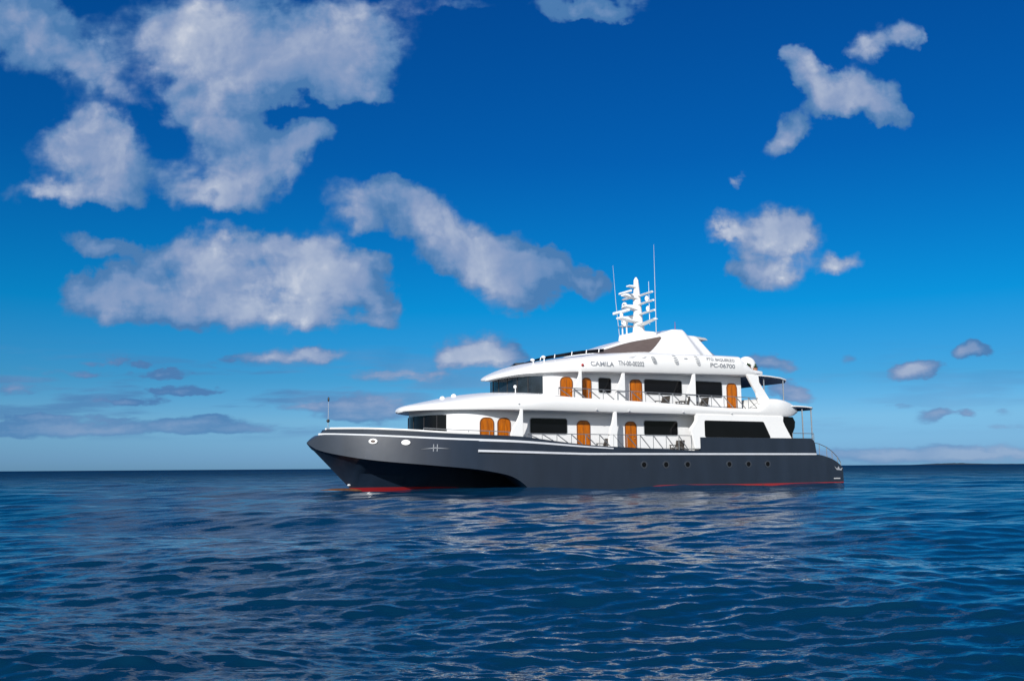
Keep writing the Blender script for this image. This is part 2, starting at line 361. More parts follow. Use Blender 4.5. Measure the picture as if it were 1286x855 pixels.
def hull_material():
    mt = bpy.data.materials.new('slate_hull_paint'); mt.use_nodes = True
    t = mt.node_tree; b = t.nodes['Principled BSDF']; A = t.nodes.new; K = t.links.new
    b.inputs['Roughness'].default_value = .32; b.inputs['Coat Weight'].default_value = .08; b.inputs['Coat Roughness'].default_value = .06
    c = A('ShaderNodeTexCoord'); s = A('ShaderNodeSeparateXYZ'); K(c.outputs['Object'], s.inputs[0])
    # boot line: the antifouling shows just above the water, a little more at the bow
    n = A('ShaderNodeTexNoise'); n.inputs['Scale'].default_value = .9; n.inputs['Detail'].default_value = 5; K(c.outputs['Object'], n.inputs['Vector'])
    h = A('ShaderNodeMath'); h.operation = 'MULTIPLY_ADD'; K(s.outputs[0], h.inputs[0]); h.inputs[1].default_value = 0; h.inputs[2].default_value = 0
    bl = A('ShaderNodeFloatCurve'); sx_ = A('ShaderNodeMath'); sx_.operation = 'DIVIDE'; K(s.outputs[0], sx_.inputs[0]); sx_.inputs[1].default_value = 35
    K(sx_.outputs[0], bl.inputs['Value']); cu = bl.mapping.curves[0]
    for px_, py_ in ((.0, .51), (.17, .48), (.22, .05), (.46, .05), (.53, .45), (.7, .43), (1, .46)):
        if px_ in (0, 1): cu.points[0 if px_ == 0 else len(cu.points) - 1].location = (px_, py_)
        else: cu.points.new(px_, py_)
    bl.mapping.update(); sb_ = A('ShaderNodeMath'); sb_.operation = 'SUBTRACT'; K(bl.outputs[0], sb_.inputs[0]); sb_.inputs[1].default_value = .3; K(sb_.outputs[0], h.inputs[2])
    d = A('ShaderNodeMath'); d.operation = 'SUBTRACT'; K(s.outputs[2], d.inputs[0]); K(h.outputs[0], d.inputs[1])
    st = A('ShaderNodeMapRange'); K(d.outputs[0], st.inputs[0]); st.inputs[1].default_value = -.006; st.inputs[2].default_value = .006
    mp = A('ShaderNodeMapping'); mp.inputs[3].default_value = (1.2, 1.2, .25); K(c.outputs['Object'], mp.inputs[0])
    n2 = A('ShaderNodeTexNoise'); n2.inputs['Scale'].default_value = 1; n2.inputs['Detail'].default_value = 7; K(mp.outputs[0], n2.inputs['Vector'])
    r = A('ShaderNodeValToRGB'); K(n2.outputs[0], r.inputs[0])
    r.color_ramp.elements[0].position = .35; r.color_ramp.elements[0].color = (.0085, .016, .030, 1)
    r.color_ramp.elements[1].position = .7; r.color_ramp.elements[1].color = (.0125, .022, .040, 1)
    rr = A('ShaderNodeValToRGB'); K(n.outputs[0], rr.inputs[0])
    rr.color_ramp.elements[0].position = .25; rr.color_ramp.elements[0].color = (.06, .03, .02, 1)
    rr.color_ramp.elements[1].position = .42; rr.color_ramp.elements[1].color = (.25, .014, .017, 1)
    mx = A('ShaderNodeMix'); mx.data_type = 'RGBA'; K(st.outputs[0], mx.inputs[0]); K(rr.outputs[0], mx.inputs[6]); K(r.outputs[0], mx.inputs[7])
    K(mx.outputs[2], b.inputs['Base Color'])
    bp = A('ShaderNodeBump'); bp.inputs['Strength'].default_value = .3; bp.inputs['Distance'].default_value = .02
    n3 = A('ShaderNodeTexNoise'); n3.inputs['Scale'].default_value = .8; n3.inputs['Detail'].default_value = 2; K(c.outputs['Object'], n3.inputs['Vector'])
    K(n3.outputs[0], bp.inputs['Height']); K(bp.outputs[0], b.inputs['Normal'])
    return mt
HULL = hull_material()

def wood_material():
    mt = bpy.data.materials.new('varnished_teak'); mt.use_nodes = True
    t = mt.node_tree; b = t.nodes['Principled BSDF']; A = t.nodes.new; K = t.links.new
    b.inputs['Roughness'].default_value = .3; b.inputs['Coat Weight'].default_value = 0; b.inputs['Specular IOR Level'].default_value = .2
    c = A('ShaderNodeTexCoord'); mp = A('ShaderNodeMapping'); mp.inputs[3].default_value = (9, 9, 1.2); K(c.outputs['Object'], mp.inputs[0])
    n = A('ShaderNodeTexNoise'); n.inputs['Scale'].default_value = 1.2; n.inputs['Detail'].default_value = 6; n.inputs['Distortion'].default_value = .6; K(mp.outputs[0], n.inputs['Vector'])
    r = A('ShaderNodeValToRGB'); K(n.outputs[0], r.inputs[0])
    r.color_ramp.elements[0].position = .3; r.color_ramp.elements[0].color = (.29, .070, .003, 1)
    r.color_ramp.elements[1].position = .7; r.color_ramp.elements[1].color = (.53, .145, .006, 1)
    K(r.outputs[0], b.inputs['Base Color'])
    return mt
TEAK = wood_material()
TEAKD = mat('dark_teak_frame', (.16, .05, .008), .4, vary=.2, scale=6)

# ------------------------------------------------------------------ sea
def make_sea():
    rng = np.random.default_rng(11)
    g = 1.0045
    rad = [2.0]
    while rad[-1] < 420: rad.append(rad[-1] * g)
    while rad[-1] < 120000: rad.append(rad[-1] * 1.05)
    rad = np.array(rad)
    ang = np.radians(np.concatenate([np.linspace(-180, -44, 40, endpoint=False), np.linspace(-44, 44, 1100), np.linspace(44, 180, 41)[1:]]))
    nr, na = len(rad), len(ang)
    X = rad[:, None] * np.sin(ang)[None]; Y = rad[:, None] * np.cos(ang)[None]
    res = np.maximum(rad * (g - 1), rad * np.radians(88 / 1100))            # spacing of the sheet here
    Z = np.zeros_like(X); DX = np.zeros_like(X); DY = np.zeros_like(X)
    inner = rad < 1200
    ri = np.where(inner)[0]
    n = 240
    lam = np.exp(np.linspace(math.log(.085), math.log(10.0), n)) * rng.uniform(.93, 1.07, n)
    wind = R(SEA_WIND)
    for l in lam:
        sp = SEA_SPREAD * (1.0 if l < 1.2 else 0.8)
        th = wind + rng.normal(0, sp)
        k = 2 * math.pi / l
        slope = SEA_SLOPE * (1.0 if l < SEA_PEAK else (SEA_PEAK / l) ** SEA_LONG) * (1.0 if l > .15 else (l / .15) ** .3)
        a = slope / k
        fade = np.clip((l / res[ri] - 2.5) / 3.5, 0, 1)
        fade = (fade * fade * (3 - 2 * fade))[:, None]
        if fade.max() <= 0: continue
        sel = ri[fade[:, 0] > 0]; fd = fade[fade[:, 0] > 0]
        ph = k * (X[sel] * math.sin(th) + Y[sel] * math.cos(th)) + rng.uniform(0, 2 * math.pi)
        c, s = np.cos(ph), np.sin(ph)
        Z[sel] += fd * a * c
        DX[sel] -= fd * SEA_CHOP * a * s * math.sin(th); DY[sel] -= fd * SEA_CHOP * a * s * math.cos(th)
    # long swell rolling through
    for (l, deg, a, ph0) in SWELL:
        th = R(deg); k = 2 * math.pi / l
        fd = np.clip((260 - rad[ri]) / 200, 0, 1)[:, None]
        Z[ri] += fd * a * np.cos(k * (X[ri] * math.sin(th) + Y[ri] * math.cos(th)) + ph0)
    X += DX; Y += DY
    co = np.stack([X, Y, Z], -1).reshape(-1, 3)
    i = np.arange(nr - 1)[:, None] * na + np.arange(na - 1)[None]
    q = np.stack([i, i + 1, i + na + 1, i + na], -1).reshape(-1, 4)
    q = q[:, ::-1]
    me = bpy.data.meshes.new('sea')
    me.vertices.add(len(co)); me.vertices.foreach_set('co', co.astype(np.float32).ravel())
    me.loops.add(len(q) * 4); me.loops.foreach_set('vertex_index', q.astype(np.int32).ravel())
    me.polygons.add(len(q)); me.polygons.foreach_set('loop_start', (np.arange(len(q)) * 4).astype(np.int32))
    me.polygons.foreach_set('loop_total', np.full(len(q), 4, np.int32))
    me.polygons.foreach_set('use_smooth', np.ones(len(q), bool))
    me.update(); me.validate()
    mt = bpy.data.materials.new('sea_water'); mt.use_nodes = True
    t = mt.node_tree; b = t.nodes['Principled BSDF']; A = t.nodes.new; K = t.links.new
    b.inputs['IOR'].default_value = 1.333; b.inputs['Specular IOR Level'].default_value = .5
    c = A('ShaderNodeTexCoord')
    # roughness of the unresolved wavelets grows with distance from the shore boat
    ge = A('ShaderNodeNewGeometry'); ln = A('ShaderNodeVectorMath'); ln.operation = 'LENGTH'; K(ge.outputs['Position'], ln.inputs[0])
    mr = A('ShaderNodeMapRange'); K(ln.outputs['Value'], mr.inputs[0]); mr.inputs[1].default_value = 8; mr.inputs[2].default_value = 220; mr.inputs[3].default_value = .03; mr.inputs[4].default_value = .14
    K(mr.outputs[0], b.inputs['Roughness'])
    # steep unresolved facets turn away from grazing: the far sea mirrors less of the horizon
    fr_ = A('ShaderNodeMapRange'); K(ln.outputs['Value'], fr_.inputs[0]); fr_.inputs[1].default_value = 15; fr_.inputs[2].default_value = 260; fr_.inputs[3].default_value = .5; fr_.inputs[4].default_value = .05
    K(fr_.outputs[0], b.inputs['Specular IOR Level'])
    n0 = A('ShaderNodeTexNoise'); n0.inputs['Scale'].default_value = .03; n0.inputs['Detail'].default_value = 4; K(c.outputs['Object'], n0.inputs['Vector'])
    rp = A('ShaderNodeValToRGB'); K(n0.outputs[0], rp.inputs[0])
    rp.color_ramp.elements[0].position = .35; rp.color_ramp.elements[0].color = (*SEA_COL[0], 1)
    rp.color_ramp.elements[1].position = .65; rp.color_ramp.elements[1].color = (*SEA_COL[1], 1)
    K(rp.outputs[0], b.inputs['Base Color'])
    mp = A('ShaderNodeMapping'); mp.inputs[2].default_value = (0, 0, -wind); mp.inputs[3].default_value = (.45, 1, 1); K(c.outputs['Object'], mp.inputs[0])
    last = None
    for sc, dist, dt in ((2.2, .016, 3), (7, .0085, 3)):
        nn = A('ShaderNodeTexNoise'); nn.inputs['Scale'].default_value = sc; nn.inputs['Detail'].default_value = dt; nn.inputs['Roughness'].default_value = .6; K(mp.outputs[0], nn.inputs['Vector'])
        bp = A('ShaderNodeBump'); bp.inputs['Strength'].default_value = 1.0; bp.inputs['Distance'].default_value = dist; K(nn.outputs[0], bp.inputs['Height'])
        if last: K(last.outputs[0], bp.inputs['Normal'])
        last = bp
    # waves of the open sea beyond the modelled chop
    far = A('ShaderNodeMapRange'); K(ln.outputs['Value'], far.inputs[0]); far.inputs[1].default_value = 45; far.inputs[2].default_value = 200
    nn = A('ShaderNodeTexNoise'); nn.inputs['Scale'].default_value = .5; nn.inputs['Detail'].default_value = 5; nn.inputs['Roughness'].default_value = .6; K(mp.outputs[0], nn.inputs['Vector'])
    bp = A('ShaderNodeBump'); K(far.outputs[0], bp.inputs['Strength']); bp.inputs['Distance'].default_value = .9; K(nn.outputs[0], bp.inputs['Height']); K(last.outputs[0], bp.inputs['Normal'])
    K(bp.outputs[0], b.inputs['Normal'])
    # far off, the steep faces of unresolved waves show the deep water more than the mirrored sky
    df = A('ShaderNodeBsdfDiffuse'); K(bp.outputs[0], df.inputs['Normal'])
    # wind patches: ruffled cat's paws alternate with smoother water
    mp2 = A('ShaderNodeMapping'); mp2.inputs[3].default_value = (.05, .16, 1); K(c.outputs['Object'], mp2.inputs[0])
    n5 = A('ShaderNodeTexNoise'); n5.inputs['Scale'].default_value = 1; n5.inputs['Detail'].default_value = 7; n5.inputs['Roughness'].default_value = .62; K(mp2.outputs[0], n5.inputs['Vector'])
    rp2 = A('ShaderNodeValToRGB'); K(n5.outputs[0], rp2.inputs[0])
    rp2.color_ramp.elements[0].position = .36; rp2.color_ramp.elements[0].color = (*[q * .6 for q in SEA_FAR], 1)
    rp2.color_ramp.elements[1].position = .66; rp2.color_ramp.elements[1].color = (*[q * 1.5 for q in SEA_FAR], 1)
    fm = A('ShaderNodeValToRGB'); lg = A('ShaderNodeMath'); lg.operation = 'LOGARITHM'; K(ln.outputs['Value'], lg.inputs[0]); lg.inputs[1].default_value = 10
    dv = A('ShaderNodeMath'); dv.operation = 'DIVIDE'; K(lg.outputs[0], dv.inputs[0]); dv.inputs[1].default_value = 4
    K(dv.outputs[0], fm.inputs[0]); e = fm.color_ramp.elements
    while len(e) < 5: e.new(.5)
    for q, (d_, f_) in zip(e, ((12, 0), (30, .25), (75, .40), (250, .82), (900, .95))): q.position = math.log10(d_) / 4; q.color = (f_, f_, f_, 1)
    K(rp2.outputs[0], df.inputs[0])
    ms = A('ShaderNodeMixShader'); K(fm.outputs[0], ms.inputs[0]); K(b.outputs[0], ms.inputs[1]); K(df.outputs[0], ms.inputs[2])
    K(ms.outputs[0], t.nodes['Material Output'].inputs[0])
    me.materials.append(mt)
    return tag(put('sea', me), kind='structure')
make_sea()

# low island on the horizon
def make_island():
    rng = random.Random(5); xs = []; n = 90
    mb = MB(); vs = []; fs = []; d0 = 21000.0
    for i in range(n + 1):
        t = i / n; x = 9300 + 5800 * t
        h = 21 * math.exp(-((t - .14) / .10) ** 2) + 10 + 12 * max(0, t - .4) + 3 * math.sin(9 * t) + rng.uniform(-2, 2)
        if t < .04: h *= t / .04
        for j, (dy, k) in enumerate(((-500, 0), (-200, .55), (100, 1), (500, .7), (1200, 0))):
            vs.append((x + rng.uniform(-15, 15), d0 + dy + 200 * math.sin(5 * t), h * k * (1 + rng.uniform(-.1, .1)) - (3 if k == 0 else 0)))
    for i in range(n):
        for j in range(4): fs.append((i * 5 + j, i * 5 + j + 1, i * 5 + j + 6, i * 5 + j + 5))
    mb.add(vs, fs)
    return tag(mb.build('hills', mat('hazed_scrub_and_lava', (.012, .02, .03), .95, vary=.4, scale=.004), smooth=0), kind='structure')  # distance haze put into the land's dark bluish base colour
make_island()


# ------------------------------------------------------------------ the yacht: X runs aft from the stem, Y to starboard, Z up
yacht = bpy.data.objects.new('motor_yacht', None); COL.objects.link(yacht)
yacht.location = (-9.435, 53.275, 0.05); yacht.rotation_euler = (0, 0, R(28))
tag(yacht, 'white three deck motor yacht with slate grey trimaran hull lying on the open blue sea', 'yacht')

def plan(x, x0, length, wmax, n):
    s = min(1, max(0, (x - x0) / length)); return wmax * (1 - (1 - s) ** n)
def ellp(x, x0, length, wmax, n):
    s = min(1, max(0, (x - x0) / length)); return wmax * (1 - (1 - s) ** n) ** (1 / n)
def nose(x0, length, k, *rest):
    """stations bunched towards a rounded nose, then the given ones"""
    return [x0 + length * (1 - math.cos(math.pi / 2 * i / k)) for i in range(k + 1)] + [x for x in rest if x > x0 + length + .05]
def rng_(a, b, step):
    n = max(1, round((b - a) / step)); return [a + (b - a) * i / n for i in range(n + 1)]

# --- hull
Z_STRIPE = [(-2.52, 2.76), (-2.2, 3.02), (-1.8, 3.2), (0, 3.13), (1.8, 3.02), (4.65, 2.87), (8.66, 2.74), (13.8, 2.45), (22, 2.16), (31.9, 2.05), (33.15, 1.82), (33.97, 1.46), (34.4, 1.12)]
Z_CHINE = [(-2.52, 2.73), (-2.04, 2.36), (-1.02, 2.05), (.58, 1.75), (3.78, 1.42), (5.83, 1.22), (7.3, .98), (7.9, .84), (8.6, .5), (9.1, .1), (9.5, -.35), (10.2, -.8), (11, -1), (35, -1)]
Z_BULW = [(-1.78, 3.24), (-1.5, 3.52), (0, 3.5), (1.8, 3.41), (4.65, 3.22), (8.66, 3.07), (10.5, 2.87), (12.4, 2.67), (13.8, 2.57), (18, 2.40), (21.7, 2.28), (24, 2.24)]
def w_hull(x): return plan(x, -2.56, 11.5, 4.9, 2.3)
def w_bulw(x): return plan(x, -1.80, 10.8, 4.88, 2.3) * (.96 + .04 * max(0, min(1, (x - 4) / 7)))
def hull_section(x):
    wt = w_hull(x); zs = lerp(Z_STRIPE, x); zc = min(lerp(Z_CHINE, x), zs - .02)
    wc = wt; wt = wt * (.955 + .045 * max(0, min(1, (x - 4) / 7)))
    t = max(0, min(1, (x - 5.5) / 5)); ama = .05 + 1.7 * t * t * (3 - 2 * t)
    wi = max(wc - ama, wc * .5)
    zr = max(zc + .02, .95) if x > 5 else zc + .02
    zr = min(zr, zs - .02)
    zk = max(-1.0, 2.72 - (x + 2.52) * .985)          # raked stem
    zk = min(zk, zc - .005)
    gap = lerp([(-2.52, .005), (-1.8, .07), (-1, .2), (.6, .62), (1.8, 1.2), (3.2, 2.05), (5, 2.85), (8, 3.1)], x)
    bt = max(.0005, min(wc - gap, 1.9, wi - .02))
    s = max(0, min(1, (x + .02) / 7)); bw = 1.5 * s ** .85
    ztop = min(zr - .01, zs - .03)
    zw = max(zk + .001, min(0.1, ztop - .05))
    if x < 0: bw = bt * .06; zw = zk + (ztop - zk) * .1
    bt = max(bt, bw + .0001)
    bm_, zm_ = bw + (bt - bw) * .30, zw + (ztop - zw) * .55
    return (x, [(0.0001, zk), (bw, zw), (bm_, zm_), (bt, ztop), (max(bt, wi - .3), zr), (wi, zc), (wc, zc), (wc + (wt - wc) * .6, (zc * .35 + zs * .65) if x < 8 else max(.2, zc * .35 + zs * .65)), (wt, zs), (wt - min(.12, wt * .3), zs + .01), (0.0001, zs + .012)])
xs = sorted(set([round(v, 3) for v in [-2.52 + .02, -2.42, -2.3, -2.1, -1.9, -1.7, -1.4, -1, -.6, -.3, -.02, .15] + rng_(.4, 11, .3) + rng_(11, 31.5, 1.0) + rng_(31.9, 34.4, .25)]))
mb = MB()
mb.loft([hull_section(x) for x in xs])
hull = mb.build('hull', HULL, yacht, smooth=28)

# bulwark forward and along the side deck
def strip_wall(xr, wf, z0f, z1f, thick, name, m, parent, cap=.0):
    rows = []
    for x in xr:
        w, z0, z1 = wf(x), z0f(x), z1f(x)
        rows.append((x, w, z0, z1))
    b = MB()
    for sgn in (-1, 1):
        vs = []; fs = []
        for x, w, z0, z1 in rows:
            wi = max(0.0005, w - thick)
            vs += [(x, sgn * w, z0), (x, sgn * w, z1), (x, sgn * wi, z1), (x, sgn * wi, z0)]
        for i in range(len(rows) - 1):
            for k in range(4):
                k2 = (k + 1) % 4
                fs.append((i * 4 + k, (i + 1) * 4 + k, (i + 1) * 4 + k2, i * 4 + k2))
        fs += [(3, 2, 1, 0), tuple((len(rows) - 1) * 4 + k for k in range(4))]
        b.add(vs, fs)
    return b.build(name, m, parent, smooth=40)
bx = [-1.78, -1.7, -1.55, -1.3, -1, -.6, -.2] + rng_(.2, 10, .35) + rng_(10.5, 21.9, .8)
strip_wall(bx, w_bulw, lambda x: lerp(Z_STRIPE, x) - .02, lambda x: lerp(Z_BULW, x), .14, 'bulwark', HULL, yacht)
sxs = [-1.86, -1.8, -1.7, -1.5, -1.2, -.8, -.4] + rng_(0, 9, .4) + rng_(9.5, 15.0, .8)
strip_wall(sxs, lambda x: plan(x, -1.90, 11, 4.93, 2.3) * (.962 + .038 * max(0, min(1, (x - 4) / 7))), lambda x: lerp(Z_STRIPE, x) - .03, lambda x: lerp(Z_STRIPE, x) + (.10 if x < 8 else .10 - .06 * min(1, (x - 8) / 7)), .1, 'bow_stripe', STRIPE, hull)
mb = MB()
for sg in (-1, 1):
    mb.tube([(x, sg * (w_bulw(x) - .05), lerp(Z_BULW, x) + .05) for x in bx if -1.5 < x < 6.5], .055, 6)
mb.build('cap_rail', MASTW, yacht)
# rub rail
mb = MB()
for sg in (-1, 1):
    pts = [(x, w_hull(x), 2.24 - .17 * min(1, max(0, (x - 6) / 7))) for x in rng_(6.0, 31.85, .6)]
    vs = []; fs = []
    for x, w, z in pts:
        vs += [(x, sg * (w - .03), z - .08), (x, sg * (w + .06), z - .055), (x, sg * (w + .06), z + .045), (x, sg * (w - .03), z + .07)]
    for i in range(len(pts) - 1):
        for k in range(4): fs.append((i * 4 + k, (i + 1) * 4 + k, (i + 1) * 4 + (k + 1) % 4, i * 4 + (k + 1) % 4))
    fs += [(3, 2, 1, 0), tuple((len(pts) - 1) * 4 + k for k in range(4))]
    mb.add(vs, fs)
mb.build('rub_rail', STRIPE, hull, smooth=20)
# raised bulwark aft
for sg in (-1, 1):
    arc = [(31.35 + .5 * math.sin(a), 2.65 + .5 * math.cos(a)) for a in [math.pi / 2 * i / 6 for i in range(7)]]
    MB().slab([(21.75, 2.09), (21.75, 3.14)] + arc + [(31.9, 2.3), (31.95, 2.09)], sg * 4.89, sg * 4.72).build('raised_bulwark', HULL, yacht)
# main deck sheet and steps aft
MB().box((20.5, -4.7, 1.95), (31.9, 4.7, 2.12)).build('aft_deck', WALLW, yacht)
MB().ball((-.35, 0, .03), (1.5, .28, .16)).build('bulbous_bow', ORANGEFOUL, hull)
MB().ball((.0, -.06, .36), (.12, .1, .07), 10, 6).build('bow_eye', STRIPE, hull)

# portholes
for x in (17.24, 18.93, 20.63, 24.05, 25.69, 27.37):
    ring = MB(); n = 24
    vs = []; fs = []
    for i in range(n):
        a = 2 * math.pi * i / n
        for r, y in ((.235, -4.885), (.23, -4.93), (.155, -4.93), (.15, -4.895)):
            vs.append((x + r * 1.1 * math.cos(a), y, 1.41 + r * math.sin(a)))
    for i in range(n):
        for k in range(3): fs.append((i * 4 + k, ((i + 1) % n) * 4 + k, ((i + 1) % n) * 4 + k + 1, i * 4 + k + 1))
    ring.add(vs, fs); fr = ring.build('porthole', RING, hull)
    g = MB(); g.slab([(x + .165 * math.cos(2 * math.pi * i / n), 1.41 + .155 * math.sin(2 * math.pi * i / n)) for i in range(n)], -4.92, -4.87)
    g.build('pane', GLASS, fr)
# fairleads at the bow
def hull_frame(x, z, off=.02):
    """a point on the flared bow and the direction running aft along it"""
    k_ = lambda x: w_hull(x) * (1 - (.045 - .045 * max(0, min(1, (x - 4) / 7))) * .75)
    p = Vector((x, -k_(x) - off, z)); q = Vector((x + .05, -k_(x + .05) - off, z))
    return p, (q - p).normalized()
for x, z in ((.56, 2.80), (2.16, 2.72)):
    p, t = hull_frame(x, z); nrm = t.cross(Vector((0, 0, 1)))
    b = MB(); n = 20; vs = []; fs = []
    for i in range(n):
        a = 2 * math.pi * i / n
        for r, o in ((.20, -.03), (.20, .05), (.11, .06), (.10, -.02)):
            vs.append(p + t * r * 1.25 * math.cos(a) + Vector((0, 0, 1)) * r * .72 * math.sin(a) + nrm * o)
    for i in range(n):
        for k in range(3): fs.append((i * 4 + k, ((i + 1) % n) * 4 + k, ((i + 1) % n) * 4 + k + 1, i * 4 + k + 1))
    b.add(vs, fs); fo = b.build('fairlead', MASTW, hull)
    b = MB(); b.add([p + t * .13 * math.cos(2 * math.pi * i / n) + Vector((0, 0, 1)) * .075 * math.sin(2 * math.pi * i / n) + nrm * .015 for i in range(n)], [tuple(range(n))])
    b.build('roller', BROWN if x < 1 else MASTW, fo, smooth=0)
# emblem: cross with long side rays
def emblem(x, z, polys, name, thick=.02):
    p, t = hull_frame(x, z, .0); nrm = t.cross(Vector((0, 0, 1)))
    b = MB()
    for poly in polys:
        n = len(poly)
        vs = [p + t * a + Vector((0, 0, 1)) * c + nrm * o for o in (-.03, thick) for a, c in poly]
        b.add(vs, [tuple(range(n)), tuple(range(2 * n - 1, n - 1, -1))] + [(i, i + n, (i + 1) % n + n, (i + 1) % n) for i in range(n)])
    b.build(name, EMBLEM, hull, smooth=0)
emblem(3.68, 2.40, [[(-.85, -.06), (0, .04), (.85, -.04), (0, -.01)], [(-.13, -.18), (-.09, -.18), (-.07, .2), (-.11, .22)], [(.08, -.18), (.12, -.18), (.14, .2), (.10, .22)]], 'bow_emblem', .05)
b = MB()
b.slab([(33.55, 1.22), (33.75, .98), (34.2, .95), (34.32, 1.12), (34.05, 1.03), (33.95, 1.22), (33.82, 1.05)], -4.9, -4.93)
b.build('stern_emblem', EMBLEM, hull, smooth=0)
b = MB(); b.slab([(33.45, .36), (34.05, .36), (34.05, .43), (33.45, .43)], -4.9, -4.925); b.build('stern_lettering', GREYP, hull, smooth=0)

# --- rounded solids
def belt(name, stations, m, parent=None, sink=None):
    """stations: (x, half-breadth, z foot, z top, squareness)"""
    secs = []
    for x, w, zb, zt, n in stations:
        h = [(0.0001, zb), (max(.0002, w * .55), zb), (max(.0003, w - .42 * min(1, w)), zb), (max(.0004, w - .10 * min(1, w)), zb + .04)]
        zm = zb + min(.22, (zt - zb) * .35)
        for i in range(13):
            a = math.pi / 2 * i / 12
            h.append((max(.0001, w * math.cos(a) ** (2 / n)), zm + (zt - zm) * math.sin(a) ** (2 / n)))
        if sink and sink[0] < x < sink[1]:
            cut = [i for i, q in enumerate(h) if i >= 4 and q[0] < w - .18]
            for j, i in enumerate(cut): h[i] = (w - .18 if j == 0 else max(.0001, h[i][0] - .02), sink[2])
            h[cut[0] - 1] = (w - .17, h[cut[0] - 1][1])
        secs.append((x, h))
    b = MB(); b.loft(secs)
    return b.build(name, m, parent or yacht, smooth=40)
# upper deck belt
B1_TOP = [(3.0, 4.78), (3.25, 4.95), (4, 5.14), (5, 5.36), (6, 5.58), (7, 5.74), (8, 5.82), (9, 5.82), (10, 5.75), (12.8, 5.51), (17.2, 5.39), (20.6, 5.28), (24, 5.13), (26.9, 5.12), (27.3, 5.5), (27.7, 5.86), (28.6, 5.88), (29.3, 5.82), (30.0, 5.66), (30.6, 5.42), (30.95, 5.1)]
B1_SQ = [(3, 2.0), (6, 2.2), (9, 3.4), (11, 7), (13, 12), (30, 12)]
def w_b1(x):
    w = ellp(x, 3.0, 7.0, 4.85, 2.0)
    return w if x < 28.6 else w - .6 * ((x - 28.6) / 2.4) ** 2
st = [(x, w_b1(x), 4.58 if x < 29.6 else 4.58 + .32 * ((x - 29.6) / 1.35) ** 2, lerp(B1_TOP, x), lerp(B1_SQ, x)) for x in nose(3.0, 7.0, 22) + rng_(10.4, 26.8, .7) + rng_(27, 30.95, .2)]
st[0] = (3.0, .02, 4.7, 4.76, 2)
upper_belt = belt('upper_deck_bulwark', st, WHITE, sink=(11.3, 27.0, 4.85))
# sun deck belt
B2_BOT = [(8.9, 6.72), (10, 6.90), (13, 7.02), (21, 7.21), (27.8, 7.38)]
B2_TOP = [(8.85, 6.86), (9.1, 7.05), (9.6, 7.28), (10, 7.45), (10.8, 7.74), (12.4, 8.06), (13.2, 8.2), (15.25, 8.48), (18.5, 8.66), (25.75, 8.72), (25.95, 8.38), (26.3, 8.36), (26.5, 7.86), (27.8, 7.76)]
B2_SQ = [(8.85, 2), (10.5, 2.3), (13, 3.0), (16, 4.0), (20, 6), (27, 8)]
def w_b2(x):
    w = ellp(x, 8.85, 6.2, 4.6, 2.05)
    return w if x < 26 else w - .25 * ((x - 26) / 1.8) ** 2
st = [(x, w_b2(x), lerp(B2_BOT, x), lerp(B2_TOP, x), lerp(B2_SQ, x)) for x in nose(8.85, 6.2, 20) + rng_(15.4, 25.6, .6) + [25.75, 25.85, 25.95, 26.1] + rng_(26.4, 27.8, .35)]
st[0] = (8.85, .02, 6.8, 6.85, 2)
sun_belt = belt('sun_deck_bulwark', st, WHITE)
def belt_y(x, z, wf, zbf, ztf, sqf):
    w = wf(x); zb = lerp(zbf, x); zt = lerp(ztf, x); n = lerp(sqf, x); zm = zb + min(.22, (zt - zb) * .35)
    if z <= zm: return w
    s = min(1, (z - zm) / (zt - zm)); return w * (1 - s ** n) ** (1 / n)
def b2y(x, z): return belt_y(x, z, w_b2, B2_BOT, B2_TOP, B2_SQ)

for x, z in ((8.6, 4.95), (13.9, 4.72), (16.3, 4.7), (20.5, 4.72), (24.5, 4.72)):
    MB().ball((x, -belt_y(x, z, w_b1, [(0, 4.58), (40, 4.58)], B1_TOP, B1_SQ) - .0, z), (.07, .05, .05), 8, 6).build('scupper', GREYP, upper_belt)

# --- deck houses
def house(name, x0, ln, wmax, n, x1, z0, z1, xs_more):
    st = []
    for x in nose(x0, ln, 20) + xs_more + [x1]:
        w = max(.02, ellp(x, x0, ln, wmax, n)); st.append((x, [(.0001, z0), (w, z0), (w, z1), (.0001, z1)]))
    b = MB(); b.loft(st); return b.build(name, WALLW, yacht, smooth=35)
H1 = (4.0, 3.6, 3.7, 2.2); H2 = (9.75, 3.5, 3.7, 2.2)
main_house = house('main_deck_house', *H1, 29.1, 1.9, 4.60, rng_(8, 29, 3))
upper_house = house('upper_deck_house', *H2, 26.4, 4.9, 7.3, rng_(13.6, 26, 3))

def rrect(x0, x1, z0, z1, r, sl=0.0):
    """rounded rectangle in (x, z); sl slants the aft edge"""
    pts = []
    for cx_, cz, a0 in ((x1 - r, z1 - r, 0), (x0 + r, z1 - r, 90), (x0 + r, z0 + r, 180), (x1 - r, z0 + r, 270)):
        for i in range(6):
            a = R(a0 + 18 * i); px_, pz = cx_ + r * math.cos(a), cz + r * math.sin(a)
            if a0 in (0, 270): px_ += sl * (z1 - pz) / (z1 - z0)
            pts.append((px_, pz))
    return pts
def window(x0, x1, z0, z1, y=-3.7, r=.13, sl=0.0, both=True, frame=True):
    for sg in ((1, -1) if both else (1,)):
        yy = y * sg; d = -1 if yy < 0 else 1
        b = MB().slab(rrect(x0 - .05, x1 + .05, z0 - .05, z1 + .05, r + .05, sl), yy - d * .05, yy + d * .018)
        f = b.build('window', FRAME if frame else GLASS, yacht, smooth=0)
        MB().slab(rrect(x0, x1, z0, z1, r, sl), yy, yy + d * .03).build('pane', GLASS, f, smooth=0)
for a in ((9.9, 12.45, 3.28, 4.2), (18.2, 20.85, 3.28, 4.19)): window(*a)
